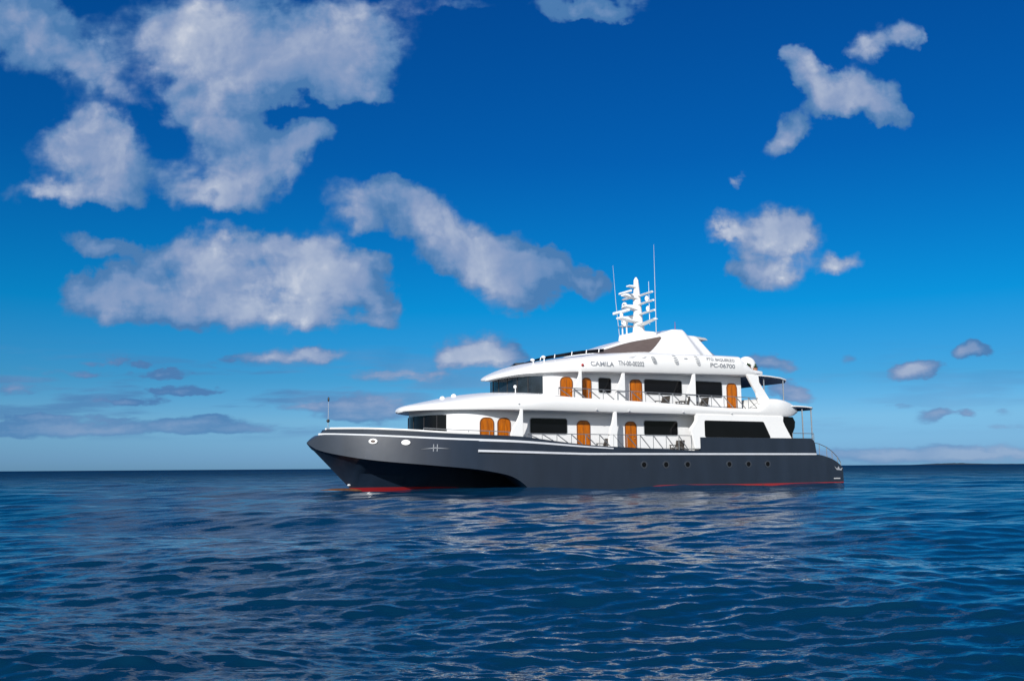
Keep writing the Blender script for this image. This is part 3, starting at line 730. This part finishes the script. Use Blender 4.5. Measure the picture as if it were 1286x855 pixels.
window(22.2, 27.15, 3.2, 4.18, y=-4.86, r=.06, sl=.6, frame=False)
for a in ((14.8, 15.72, 5.88, 6.80), (18.3, 21.3, 5.9, 6.84), (22.2, 24.7, 5.86, 6.88)): window(*a)

# wrapped front windows
def wrap_window(H, xa, xb, z0, z1, mull, gm=GLASS):
    x0, ln, wm, n = H
    pts = []
    k = 40
    port = []
    for i in range(k + 1):
        s = i / k; x = x0 + (xb - x0) * s ** 2.0
        port.append((x - .02, -ellp(x, x0, ln, wm, n) - .02 * min(1, s * 3)))
    path = port[::-1] + [(x, -y) for x, y in port[1:]]
    vs = []; fs = []
    for x, y in path:
        nrm = Vector((x - (x0 + ln), y * 1.0, 0)).normalized()
        for o in (-.06, .02):
            for z in (z0, z1): vs.append((x + nrm.x * o, y + nrm.y * o, z))
    m_ = len(path)
    for i in range(m_ - 1):
        a = i * 4; c = (i + 1) * 4
        fs += [(a + 2, a + 3, c + 3, c + 2), (a, c, c + 1, a + 1), (a + 1, c + 1, c + 3, a + 3), (a, a + 2, c + 2, c)]
    fs += [(0, 1, 3, 2), tuple(m_ * 4 - 4 + k2 for k2 in (0, 2, 3, 1))]
    b = MB(); b.add(vs, fs); w = b.build('front_window', gm, yacht, smooth=30)
    for t in mull:
        i = int(t * (m_ - 1)); x, y = path[i]; nrm = Vector((x - (x0 + ln), y, 0)).normalized()
        MB().tube([(x + nrm.x * .02, y + nrm.y * .02, z0 + .01), (x + nrm.x * .02, y + nrm.y * .02, z1 - .01)], .035, 6).build('mullion', DARK, w)
wrap_window(H1, 4.0, 4.93, 3.42, 4.36, (.12, .3, .5, .7, .88))
wrap_window(H2, 9.75, 11.15, 5.75, 6.82, (.14, .26, .38, .5, .62, .74, .86), GLASSW)

# doors
def door(x0, x1, z0, z1, y=-3.7):
    w = x1 - x0; r = min(.28, w * .38)
    def arch(g):
        p = [(x0 - g, z0), (x1 + g, z0)]
        for i in range(7):
            a = R(90 * i / 6); p.append((x1 - r + (r + g) * math.cos(a), z1 - r + (r + g) * math.sin(a)))
        for i in range(7):
            a = R(90 + 90 * i / 6); p.append((x0 + r + (r + g) * math.cos(a), z1 - r + (r + g) * math.sin(a)))
        return p
    d = MB().slab(arch(0), y + .02, y - .035).build('door', TEAK, yacht, smooth=0)
    f = MB(); o, i_ = arch(.05), arch(0); n = len(o)
    vs = [(x, yy, z) for yy in (y - .05, y + .02) for pts in (o, i_) for x, z in pts]
    fs = []
    for q in range(1, n):
        q2 = (q + 1) % n
        fs += [(q, q2, n + q2, n + q), (2 * n + q, 3 * n + q, 3 * n + q2, 2 * n + q2), (q, 2 * n + q, 2 * n + q2, q2), (n + q, n + q2, 3 * n + q2, 3 * n + q)]
    f.add(vs, fs); f.build('door_frame', TEAKD, d, smooth=0)
    MB().box(((x0 + x1) / 2 - .015, y - .04, z0 + .1), ((x0 + x1) / 2 + .015, y - .03, z1 - .12)).build('seam', TEAKD, d, smooth=0)
    MB().ball((x1 - .12, y - .07, z0 + .95), .035, 8, 6).build('handle', STEEL, d)
for x0, x1 in ((6.62, 7.42), (7.75, 8.52)): door(x0, x1, 2.15, 4.14)
for x0, x1 in ((13.2, 14.06), (16.76, 17.54)): door(x0, x1, 2.12, 4.08)
for x0, x1, z1 in ((12.06, 12.84, 6.72), (13.62, 14.2, 6.72), (17.2, 18.05, 6.76), (25.15, 25.95, 6.80)): door(x0, x1, 4.95, z1)

# buttress fins between the decks
def fin(xr, zt, zb, wtop, wbot, y):
    left = [(xr - wtop, zt), (xr - wtop - .04, zt - .25), (xr - wtop - (wbot - wtop) * .35, zt - (zt - zb) * .3), (xr - wtop - (wbot - wtop) * .75, zt - (zt - zb) * .48), (xr - wbot, zt - (zt - zb) * .66), (xr - wbot, zb)]
    for sg in (1, -1):
        MB().slab([(xr, zb), (xr, zt)] + left, sg * y, sg * (y + .16)).build('buttress', WHITE, yacht, smooth=0, bevel=.025)
fin(8.85, 4.62, 2.5, .16, .80, -4.78)
fin(15.4, 4.62, 2.35, .22, .62, -4.80)
fin(13.15, 7.1, 5.35, .14, .62, -4.42)
fin(16.3, 7.12, 5.3, .20, .70, -4.46)
fin(21.85, 7.3, 5.15, .20, .75, -4.5)
for sg in (1, -1):
    # side panel aft on the main deck, with its curved forward shoulder
    MB().slab([(21.35, 2.4), (21.05, 3.55), (21.1, 3.75), (21.3, 3.95), (21.5, 4.2), (21.55, 4.62), (29.05, 4.62), (29.0, 4.3), (29.15, 4.0), (29.75, 3.1), (29.75, 2.4)], sg * -4.86, sg * -4.60).build('side_panel', WHITE, yacht, smooth=0, bevel=.03)
    # raked brace aft on the upper deck
    MB().slab([(26.15, 7.38), (27.2, 7.38), (27.25, 6.9), (28.1, 5.8), (27.2, 5.4), (27.05, 5.9), (26.95, 6.2)], sg * -4.6, sg * -4.4).build('raked_brace', WHITE, yacht, smooth=0, bevel=.03)
# dark glazed screen closing the saloon aft
MB().slab([(28.95, 4.6), (30.3, 4.62), (30.5, 4.3), (30.45, 3.9), (30.2, 3.45), (30.15, 2.2), (29.0, 2.2)], -4.45, 4.45).build('aft_screen', GLASS, yacht, smooth=0)

# --- windscreen on the sun deck
ws = MB(); posts = MB(); k = 26
def ws_pt(s):
    x = 11.0 + 4.35 * s ** 1.15
    z = lerp([(10.8, 7.86), (12.4, 8.1), (13.24, 8.24), (15.4, 8.53)], x) - .05
    return x, min(3.55, 1.0 + 2.75 * math.sin(min(1, s * 1.15) * math.pi / 2)), z
rows = []
for i in range(k + 1):
    x, y, z = ws_pt(i / k); hgt = .04 + .19 * min(1, i / k * 4)
    rows.append((x, y, z, hgt))
for sg in (-1, 1):
    vs = []; fs = []
    for x, y, z, hg in rows:
        vs += [(x, sg * y, z), (x + .1, sg * (y - .12), z + hg), (x + .13, sg * (y - .16), z + hg), (x + .03, sg * (y - .05), z)]
    for i in range(k):
        for q in range(4): fs.append((i * 4 + q, (i + 1) * 4 + q, (i + 1) * 4 + (q + 1) % 4, i * 4 + (q + 1) % 4))
    fs += [(0, 1, 2, 3), tuple(k * 4 + q for q in (3, 2, 1, 0))]
    ws.add(vs, fs)
wso = ws.build('windscreen', GLASS, yacht, smooth=40)
for t in (.2, .38, .56, .74, .95):
    i = int(t * k); x, y, z, hg = rows[i]
    MB().tube([(x - .01, -y - .015, z), (x + .1, -(y - .10), z + hg + .01)], .03, 6).build('post', MASTW, wso)

# --- hard top over the sun deck
HT = [(15.2, 8.62), (16.6, 9.04), (18.4, 9.62), (20.5, 10.1), (21.5, 10.36), (22.15, 10.58), (22.9, 10.6), (23.15, 10.45), (23.35, 10.24), (24.1, 10.22), (24.35, 9.8), (24.75, 8.9), (24.95, 8.5)]
def ht_w(x): return 1.75 + .25 * max(0, min(1, (x - 18) / 5))
def ht_foot(x): return (min(3.75, b2y(x, lerp(B2_TOP, x) - .12) - .1), lerp(B2_TOP, x) - .14)
secs = []
for x in rng_(15.2, 22, .4) + rng_(22.15, 24.95, .14):
    zt = lerp(HT, x); wf, zf = ht_foot(x); wr = min(ht_w(x), wf - .1); zf = min(zf, zt - .05)
    secs.append((x, [(.0001, zf - .3), (wf, zf - .3), (wf, zf), (wr + .05, zt - .12), (wr - .08, zt - .01), (wr * .5, zt + .03), (.0001, zt + .05)]))
b = MB(); b.loft(secs); hardtop = b.build('hard_top', WHITE, yacht, smooth=22)
def ht_side(x, t, off):
    """a point on the sloping side: t=0 foot, 1 eave"""
    zt = lerp(HT, x); wf, zf = ht_foot(x); wr = min(ht_w(x), wf - .1) + .05; zf = min(zf, zt - .05); zt -= .12
    y = wf + (wr - wf) * t; z = zf + (zt - zf) * t
    nx = Vector((0, -(zt - zf), -(wf - wr))).normalized()
    return Vector((x, -y, z)) - Vector((0, 0, 0)) + Vector((0, nx.y * off, abs(nx.z) * off))
for sg in (1, -1):
    vs = []; fs = []; n = 0
    cols = rng_(15.6, 20.9, .2)
    b = MB()
    for i, x in enumerate(cols):
        t1 = .92; t0 = .10 if x < 18.9 else .10 + .75 * ((x - 18.9) / 2.0)
        for tt, off in ((t0, .0), (t0, .03), (t1, .03), (t1, .0)):
            p = ht_side(x, tt, off); vs.append((p.x, p.y * sg, p.z))
    for i in range(len(cols) - 1):
        for q in range(4): fs.append((i * 4 + q, (i + 1) * 4 + q, (i + 1) * 4 + (q + 1) % 4, i * 4 + (q + 1) % 4))
    fs += [(0, 1, 2, 3), tuple((len(cols) - 1) * 4 + q for q in (3, 2, 1, 0))]
    b.add(vs, fs); b.build('shade_panel', BROWN, hardtop, smooth=30)
MB().slab([(23.9, 10.2), (24.9, 10.12), (25.1, 9.98), (24.1, 10.0)], -2.0, 2.0).build('visor', GREYP, hardtop, smooth=0)

# louvres and lettering on the sun deck side
for x, z, hh in ((18.48, 8.0, .26), (20.2, 8.12, .34), (21.98, 8.15, .36)):
    f = MB(); n = 20; pts = []
    for i in range(n):
        a = 2 * math.pi * i / n
        ca, sa = math.cos(a), math.sin(a)
        dx = .17 * math.copysign(abs(ca) ** .7, ca); dz = hh * math.copysign(abs(sa) ** .8, sa)
        xx = x + dx - dz * .32; zz = z + dz; pts.append((xx, zz))
    vs = [(a, -b2y(a, c) - o, c) for o in (-.03, .03) for a, c in pts]
    f.add(vs, [tuple(range(n)), tuple(range(2 * n - 1, n - 1, -1))] + [(i, i + n, (i + 1) % n + n, (i + 1) % n) for i in range(n)])
    lv = f.build('vent', GREYP, sun_belt, smooth=0)
    for j in range(5):
        zz = z - hh * .7 + hh * 1.4 * j / 4; xx = x - (zz - z) * .32
        yy = -b2y(xx, zz)
        MB().box((xx - .12, yy - .06, zz - .012), (xx + .12, yy - .02, zz + .012)).build('slat', FRAME, lv, smooth=0)
def text(body, x, z, size, width, m=LETTER, name='lettering', parent=sun_belt):
    c = bpy.data.curves.new(name, 'FONT'); c.body = body; c.size = size; c.extrude = .01; c.align_x = 'LEFT'; c.offset = .004
    o = bpy.data.objects.new('draft', c); COL.objects.link(o)
    c.materials.append(m)
    bpy.context.view_layer.update()
    me = bpy.data.meshes.new_from_object(o.evaluated_get(bpy.context.evaluated_depsgraph_get()))
    k = width / max(.01, o.dimensions.x)
    for vt in me.vertices:
        xx, zz = x + vt.co.x * k, z + vt.co.y
        vt.co = (xx, -b2y(xx, zz) - .012 - (.012 if vt.co.z > 0 else 0), zz)
    bpy.data.objects.remove(o); return put(name, me, parent)
text('CAMILA', 13.72, 7.44, .40, 1.65)
text('TN-00-00202', 15.72, 7.55, .42, 1.95)
text('PTO. BAQUERIZO', 22.75, 8.20, .25, 2.35)
text('PC-06700', 23.0, 7.76, .38, 2.1)
for x, z, w_ in ((16.5, 8.12, .8), (17.55, 8.14, .5)):
    b = MB(); y = -b2y(x, z)
    poly = [(x, z - .04), (x + w_ * .5, z - .06), (x + w_, z + .12), (x + w_ * .45, z + .03)]
    b.add([(a, -b2y(a, c) - o, c) for o in (-.02, .02) for a, c in poly], [(0, 1, 2, 3), (7, 6, 5, 4), (0, 4, 5, 1), (1, 5, 6, 2), (2, 6, 7, 3), (3, 7, 4, 0)])
    b.build('emblem', GREYP, sun_belt, smooth=0)
for x, z in ((20.9, 8.2), (22.6, 8.6)):
    MB().box((x, -b2y(x, z) - .04, z), (x + .25, -b2y(x, z) + .02, z + .06)).build('deck_light', FRAME, sun_belt, smooth=0)
MB().ball((13.2, -b2y(13.2, 7.46) - .03, 7.46), .09, 10, 6).build('side_light', RED, sun_belt)

# --- mast
mast = MB()
secs = []
for z, hx, hy, x in ((9.8, .75, .8, 20.75), (10.25, .5, .45, 20.7), (11.2, .34, .32, 20.65), (12.6, .29, .27, 20.6), (13.5, .22, .21, 20.57), (14.2, .17, .16, 20.55), (14.4, .05, .05, 20.55)):
    secs.append((z, hx, hy, x))
vs = []; fs = []; n = 12
for z, hx, hy, x in secs: vs += [(x + hx * math.cos(2 * math.pi * i / n), hy * math.sin(2 * math.pi * i / n), z) for i in range(n)]
for j in range(len(secs) - 1):
    for i in range(n): fs.append((j * n + i, j * n + (i + 1) % n, (j + 1) * n + (i + 1) % n, (j + 1) * n + i))
fs += [tuple(range(n - 1, -1, -1)), tuple((len(secs) - 1) * n + i for i in range(n))]
mast.add(vs, fs); mast_o = mast.build('mast', MASTW, yacht)
MB().slab([(19.5, 9.75), (19.6, 10.35), (20.2, 10.5), (21.4, 10.5), (22.2, 10.35), (22.3, 9.9)], -.9, .9).build('mast_base', WHITE, yacht, smooth=0, bevel=.06)
def arm(z, half, chord, name='crossarm', x=20.62, up=.05):
    b = MB(); vs = []; fs = []
    for y in (-half, -half * .3, 0, half * .3, half):
        c = chord * (1 - .45 * abs(y) / half); zz = z + up * abs(y) / half
        for dx, dz in ((-.5, 0), (0, .08), (.5, 0), (0, -.07)): vs.append((x + dx * c, y, zz + dz))
    for i in range(4):
        for q in range(4): fs.append((i * 4 + q, (i + 1) * 4 + q, (i + 1) * 4 + (q + 1) % 4, i * 4 + (q + 1) % 4))
    fs += [(3, 2, 1, 0), (16, 17, 18, 19)]
    b.add(vs, fs); return b.build(name, MASTW, mast_o, smooth=25)
arm(13.05, 1.75, .35); arm(12.45, 1.85, .4); arm(11.75, 1.95, .45); arm(10.95, 2.0, .8, up=.25)
MB().ball((20.62, 1.55, 12.68), (.2, .2, .22), 12, 8).build('dome_antenna', MASTW, mast_o)
MB().ball((20.62, 1.6, 11.45), (.26, .26, .3), 12, 8).build('dome_antenna', MASTW, mast_o)
MB().ball((20.62, -1.1, 12.72), (.14, .14, .2), 10, 8).build('dome_antenna', MASTW, mast_o)
MB().ball((20.62, -1.2, 12.0), (.14, .14, .2), 10, 8).build('dome_antenna', MASTW, mast_o)
MB().box((19.15, -.95, 11.78), (19.32, .95, 11.96)).build('radar_scanner', MASTW, mast_o, smooth=0, bevel=.03)
MB().tube([(19.25, 0, 11.5), (19.25, 0, 11.8)], .12, 10).build('radar_pedestal', MASTW, mast_o)
MB().slab([(19.05, 11.4), (19.05, 11.5), (20.5, 11.55), (20.5, 11.2)], -.35, .35).build('radar_bracket', MASTW, mast_o, smooth=0)
MB().box((19.55, -.75, 13.2), (19.68, .75, 13.34)).build('radar_scanner', MASTW, mast_o, smooth=0, bevel=.03)
MB().slab([(19.45, 13.02), (19.45, 13.12), (20.5, 13.2), (20.5, 12.85)], -.28, .28).build('radar_bracket', MASTW, mast_o, smooth=0)
MB().slab([(19.85, 13.7), (19.85, 13.78), (20.5, 13.8), (20.5, 13.65)], -.2, .2).build('lamp_bracket', MASTW, mast_o, smooth=0)
MB().slab([(19.5, 12.25), (19.5, 12.35), (20.5, 12.4), (20.5, 12.05)], -.3, .3).build('lamp_bracket', MASTW, mast_o, smooth=0)
MB().tube([(20.7, -1.25, 10.9), (20.7, -1.25, 13.9)], .025, 6, .012).build('antenna', MASTW, mast_o)
MB().tube([(19.9, .85, 10.3), (19.9, .85, 11.4)], .05, 6).build('mast_stay', MASTW, mast_o)
MB().tube([(19.9, .35, 10.3), (19.9, .35, 11.4)], .05, 6).build('mast_stay', MASTW, mast_o)
WH = mat('whip_antenna_fibreglass', (.42, .47, .53), .5)
MB().tube([(20.4, 1.9, 10.1), (20.15, 1.95, 12.9), (20.0, 2.0, 15.6)],   .028, 6, .009).build('whip_antenna', WH, yacht)
MB().tube([(20.7, -1.95, 10.2), (20.7, -1.95, 13.4), (20.7, -1.95, 16.35)],   .036, 6, .010).build('whip_antenna', WH, yacht)
MB().tube([(22.9, -1.2, 10.55), (22.9, -1.2, 11.25)], .025, 6, .012).build('red_antenna', RED, yacht)
for q in ((11.0, -2.2), (11.55, -2.6)):
    x, y = q; z = lerp(B2_TOP, x) * 1.0
    zz = 7.55 if x < 11.2 else 7.72
    t = MB().tube([(x, y, zz), (x, y, zz + .32)], .035, 6).build('searchlight', MASTW, yacht)
    MB().ball((x - .05, y, zz + .34), (.15, .11, .09), 10, 8).build('lamp_head', MASTW, t)
for x, y in ((5.3, -1.2), (6.0, -1.3)):
    MB().ball((x, y, lerp(B1_TOP, x) - .02), (.16, .22, .14), 10, 6).build('deck_vent', MASTW, yacht)
MB().tube([(9.3, -3.0, 5.6), (9.3, -3.0, 6.05)], .03, 6).build('floodlight', MASTW, yacht)
MB().ball((9.28, -3.0, 6.1), .11, 10, 6).build('floodlight_head', MASTW, yacht)

# bow pole
bp_ = MB().tube([(-1.3, 0, 3.4), (-1.3, 0, 5.3)], .022, 8, .012).build('jack_staff', STEEL, yacht)
MB().ball((-1.3, 0, 4.02), .10, 10, 8).build('bow_light', DARK, bp_)
MB().ball((-1.3, 0, 5.25), (.06, .06, .14), 8, 6).build('mast_lamp', DARK, bp_)

# --- railings
def railing(name, pts_top, foot, step, rails, r=.026, m=RAIL, brace=0):
    b = MB(); b.tube(pts_top, r, 6)
    root = b.build(name, m, yacht)
    for dz in rails:
        MB().tube([(x, y, z - dz) for x, y, z in pts_top], r * .6, 6).build('rail', m, root)
    L_ = len(pts_top)
    for i in range(0, L_, step):
        x, y, z = pts_top[i]
        MB().tube([(x, y, z), (x, y, foot(x))], r * .9, 6).build('stanchion', m, root)
        if brace and i + step < L_:
            x2, y2, z2 = pts_top[i + step]
            MB().tube([(x, y, z - .02), (x + (x2 - x) * brace, y, foot(x2) + .03)], r * 1.15, 6).build('brace', m, root)
for sg in (-1, 1):
    railing('side_deck_railing', [(x, sg * 4.78, 3.24) for x in rng_(9.1, 21.6, .5)], lambda x: lerp(Z_BULW, x), 2, (), brace=.75)
    railing('foredeck_railing', [(x, sg * (w_bulw(x) - .15), lerp(Z_BULW, x) + .22) for x in rng_(3.2, 8.4, .4)], lambda x: lerp(Z_BULW, x), 3, ())
    railing('upper_deck_railing', [(x, sg * 4.55, 6.0 - .012 * (x - 13)) for x in rng_(11.4, 27.3, .53)], lambda x: lerp(B1_TOP, min(x, 26.8)) - .05, 2, (), brace=.75)
    railing('stern_railing', [(31.85, sg * 4.8, 2.85), (32.3, sg * 4.8, 2.78), (33.0, sg * 4.8, 2.55), (33.5, sg * 4.8, 2.28), (34.0, sg * 4.8, 1.88), (34.3, sg * 4.8, 1.5)], lambda x: lerp(Z_STRIPE, x), 1, ())
    railing('aft_deck_railing', [(x, sg * 4.55, 3.5) for x in rng_(30.1, 32.1, .5)], lambda x: 2.1, 2, (.35, .7))

# aft shade roofs: thin laminate with a navy sheet underneath
def shade_roof(name, secs, poles, z0):
    b = MB()
    b.loft([(x, [(.0001, zt - .14), (wr - .25, zt - .13), (wr, zt - .07), (wr, zt), (wr - .3, zt + .04), (.0001, zt + .07)]) for x, wr, zt in secs])
    rf = b.build(name, AWN, yacht, smooth=20)
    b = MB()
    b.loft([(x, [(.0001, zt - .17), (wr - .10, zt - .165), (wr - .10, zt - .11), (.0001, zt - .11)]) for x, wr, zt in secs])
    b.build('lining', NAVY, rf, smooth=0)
    for x, y, z1 in poles:
        MB().tube([(x, y, z0), (x, y, z1)], .045, 8).build('pole', STEEL, rf)
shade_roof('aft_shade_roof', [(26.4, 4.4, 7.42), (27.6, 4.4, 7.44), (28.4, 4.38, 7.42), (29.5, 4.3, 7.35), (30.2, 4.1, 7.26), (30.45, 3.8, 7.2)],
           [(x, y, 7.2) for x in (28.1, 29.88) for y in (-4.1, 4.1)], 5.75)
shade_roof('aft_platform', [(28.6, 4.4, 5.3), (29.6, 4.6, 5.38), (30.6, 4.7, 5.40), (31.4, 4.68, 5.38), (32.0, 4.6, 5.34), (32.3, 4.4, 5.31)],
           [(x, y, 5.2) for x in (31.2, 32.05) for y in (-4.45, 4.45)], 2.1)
MB().ball((27.15, -3.5, 8.12), (.66, .66, .66), 20, 12).build('satellite_dome', MASTW, yacht)
MB().box((26.05, -4.0, 8.3), (26.3, -3.6, 8.5)).build('deck_locker', WALLW, yacht, smooth=0)

# --- loose things on the decks
def thing(name, label, cat, loc, rz, group=None):
    o = bpy.data.objects.new(name, None); COL.objects.link(o); o.rotation_euler = (0, 0, yacht.rotation_euler.z + rz)
    c, s = math.cos(R(28)), math.sin(R(28))
    o.location = (yacht.location.x + c * loc[0] - s * loc[1], yacht.location.y + s * loc[0] + c * loc[1], loc[2])
    return tag(o, label, cat, group)
def fill_chair(t):
    MB().box((-.33, -.32, .34), (.33, .32, .42)).build('seat', WICKER, t, smooth=0, bevel=.02)
    b = MB(); b.slab([(.24, .4), (.34, .4), (.46, .95), (.38, .96)], -.32, .32); b.build('backrest', WICKER, t, smooth=0, bevel=.015)
    MB().box((-.3, -.28, .423), (.26, .28, .5)).build('cushion', CUSHION, t, smooth=0, bevel=.02)
    for y in (-.34, .30):
        MB().box((-.33, y, .62), (.34, y + .05, .67)).build('armrest', WICKER, t, smooth=0, bevel=.01)
    for x in (-.31, .27):
        for y in (-.33, .28):
            MB().box((x, y, 0), (x + .05, y + .05, .62)).build('leg', WICKER, t, smooth=0)
def copy_thing(src, label, loc, rz, group):
    t = thing(src.name.split('.')[0], label, src['category'], loc, rz, group)
    for ch in list(src.children):
        c = ch.copy(); COL.objects.link(c); c.parent = t
    return t
GRP = 'dark wicker chairs on the side decks'
CH = [(20.3, -4.3, 2.05, .3, 'dark wicker deck chair under the aft end of the second big main deck window'),
      (14.75, -4.25, 2.12, .2, 'dark wicker deck chair on the main deck just aft of the third orange door'),
      (19.3, -4.2, 4.86, .2, 'dark wicker chair under the forward half of the wide upper deck window'),
      (20.9, -4.2, 4.86, -.3, 'dark wicker chair under the aft half of the wide upper deck window'),
      (22.5, -4.15, 4.86, .1, 'dark wicker chair under the aftmost upper deck window, ahead of the orange door')]
first = None
for x, y, z, rz, lab in CH:
    if first is None:
        first = thing('deck_chair', lab, 'chair', (x, y, z), rz, GRP); fill_chair(first)
    else: copy_thing(first, lab, (x, y, z), rz, GRP)
def plant(loc, lab, seed):
    t = thing('potted_plant', lab, 'plant', loc, 0, 'potted plants on the sun deck')
    b = MB(); vs = []; fs = []; n = 12
    for z, r in ((0, .12), (.22, .17), (.22, .14), (.18, .13)): vs += [(r * math.cos(2 * math.pi * i / n), r * math.sin(2 * math.pi * i / n), z) for i in range(n)]
    for j in range(3):
        for i in range(n): fs.append((j * n + i, j * n + (i + 1) % n, (j + 1) * n + (i + 1) % n, (j + 1) * n + i))
    fs += [tuple(range(n - 1, -1, -1)), tuple(3 * n + i for i in range(n))]
    b.add(vs, fs); b.build('pot', POT, t)
    rg = random.Random(seed); b = MB()
    for i in range(46):
        a = rg.uniform(0, 6.28); l = rg.uniform(.22, .42); e = rg.uniform(.3, 1.4); w = .035
        d = Vector((math.cos(a) * math.cos(e), math.sin(a) * math.cos(e), math.sin(e))); s = Vector((-math.sin(a), math.cos(a), 0)) * w
        p0 = Vector((0, 0, .2)); m_ = p0 + d * l * .6 + Vector((0, 0, .02)); e_ = p0 + d * l - Vector((0, 0, .08 * math.cos(e)))
        b.add([p0 - s * .4, p0 + s * .4, m_ + s, m_ - s, e_], [(0, 1, 2, 3), (3, 2, 4)])
    b.build('leaves', PLANTG, t, smooth=0)
plant((26.75, -4.15, 7.8), 'dark green potted plant at the forward side of the white dome on the sun deck', 3)
plant((27.35, -4.15, 7.75), 'dark green potted plant at the aft side of the white dome on the sun deck', 4)
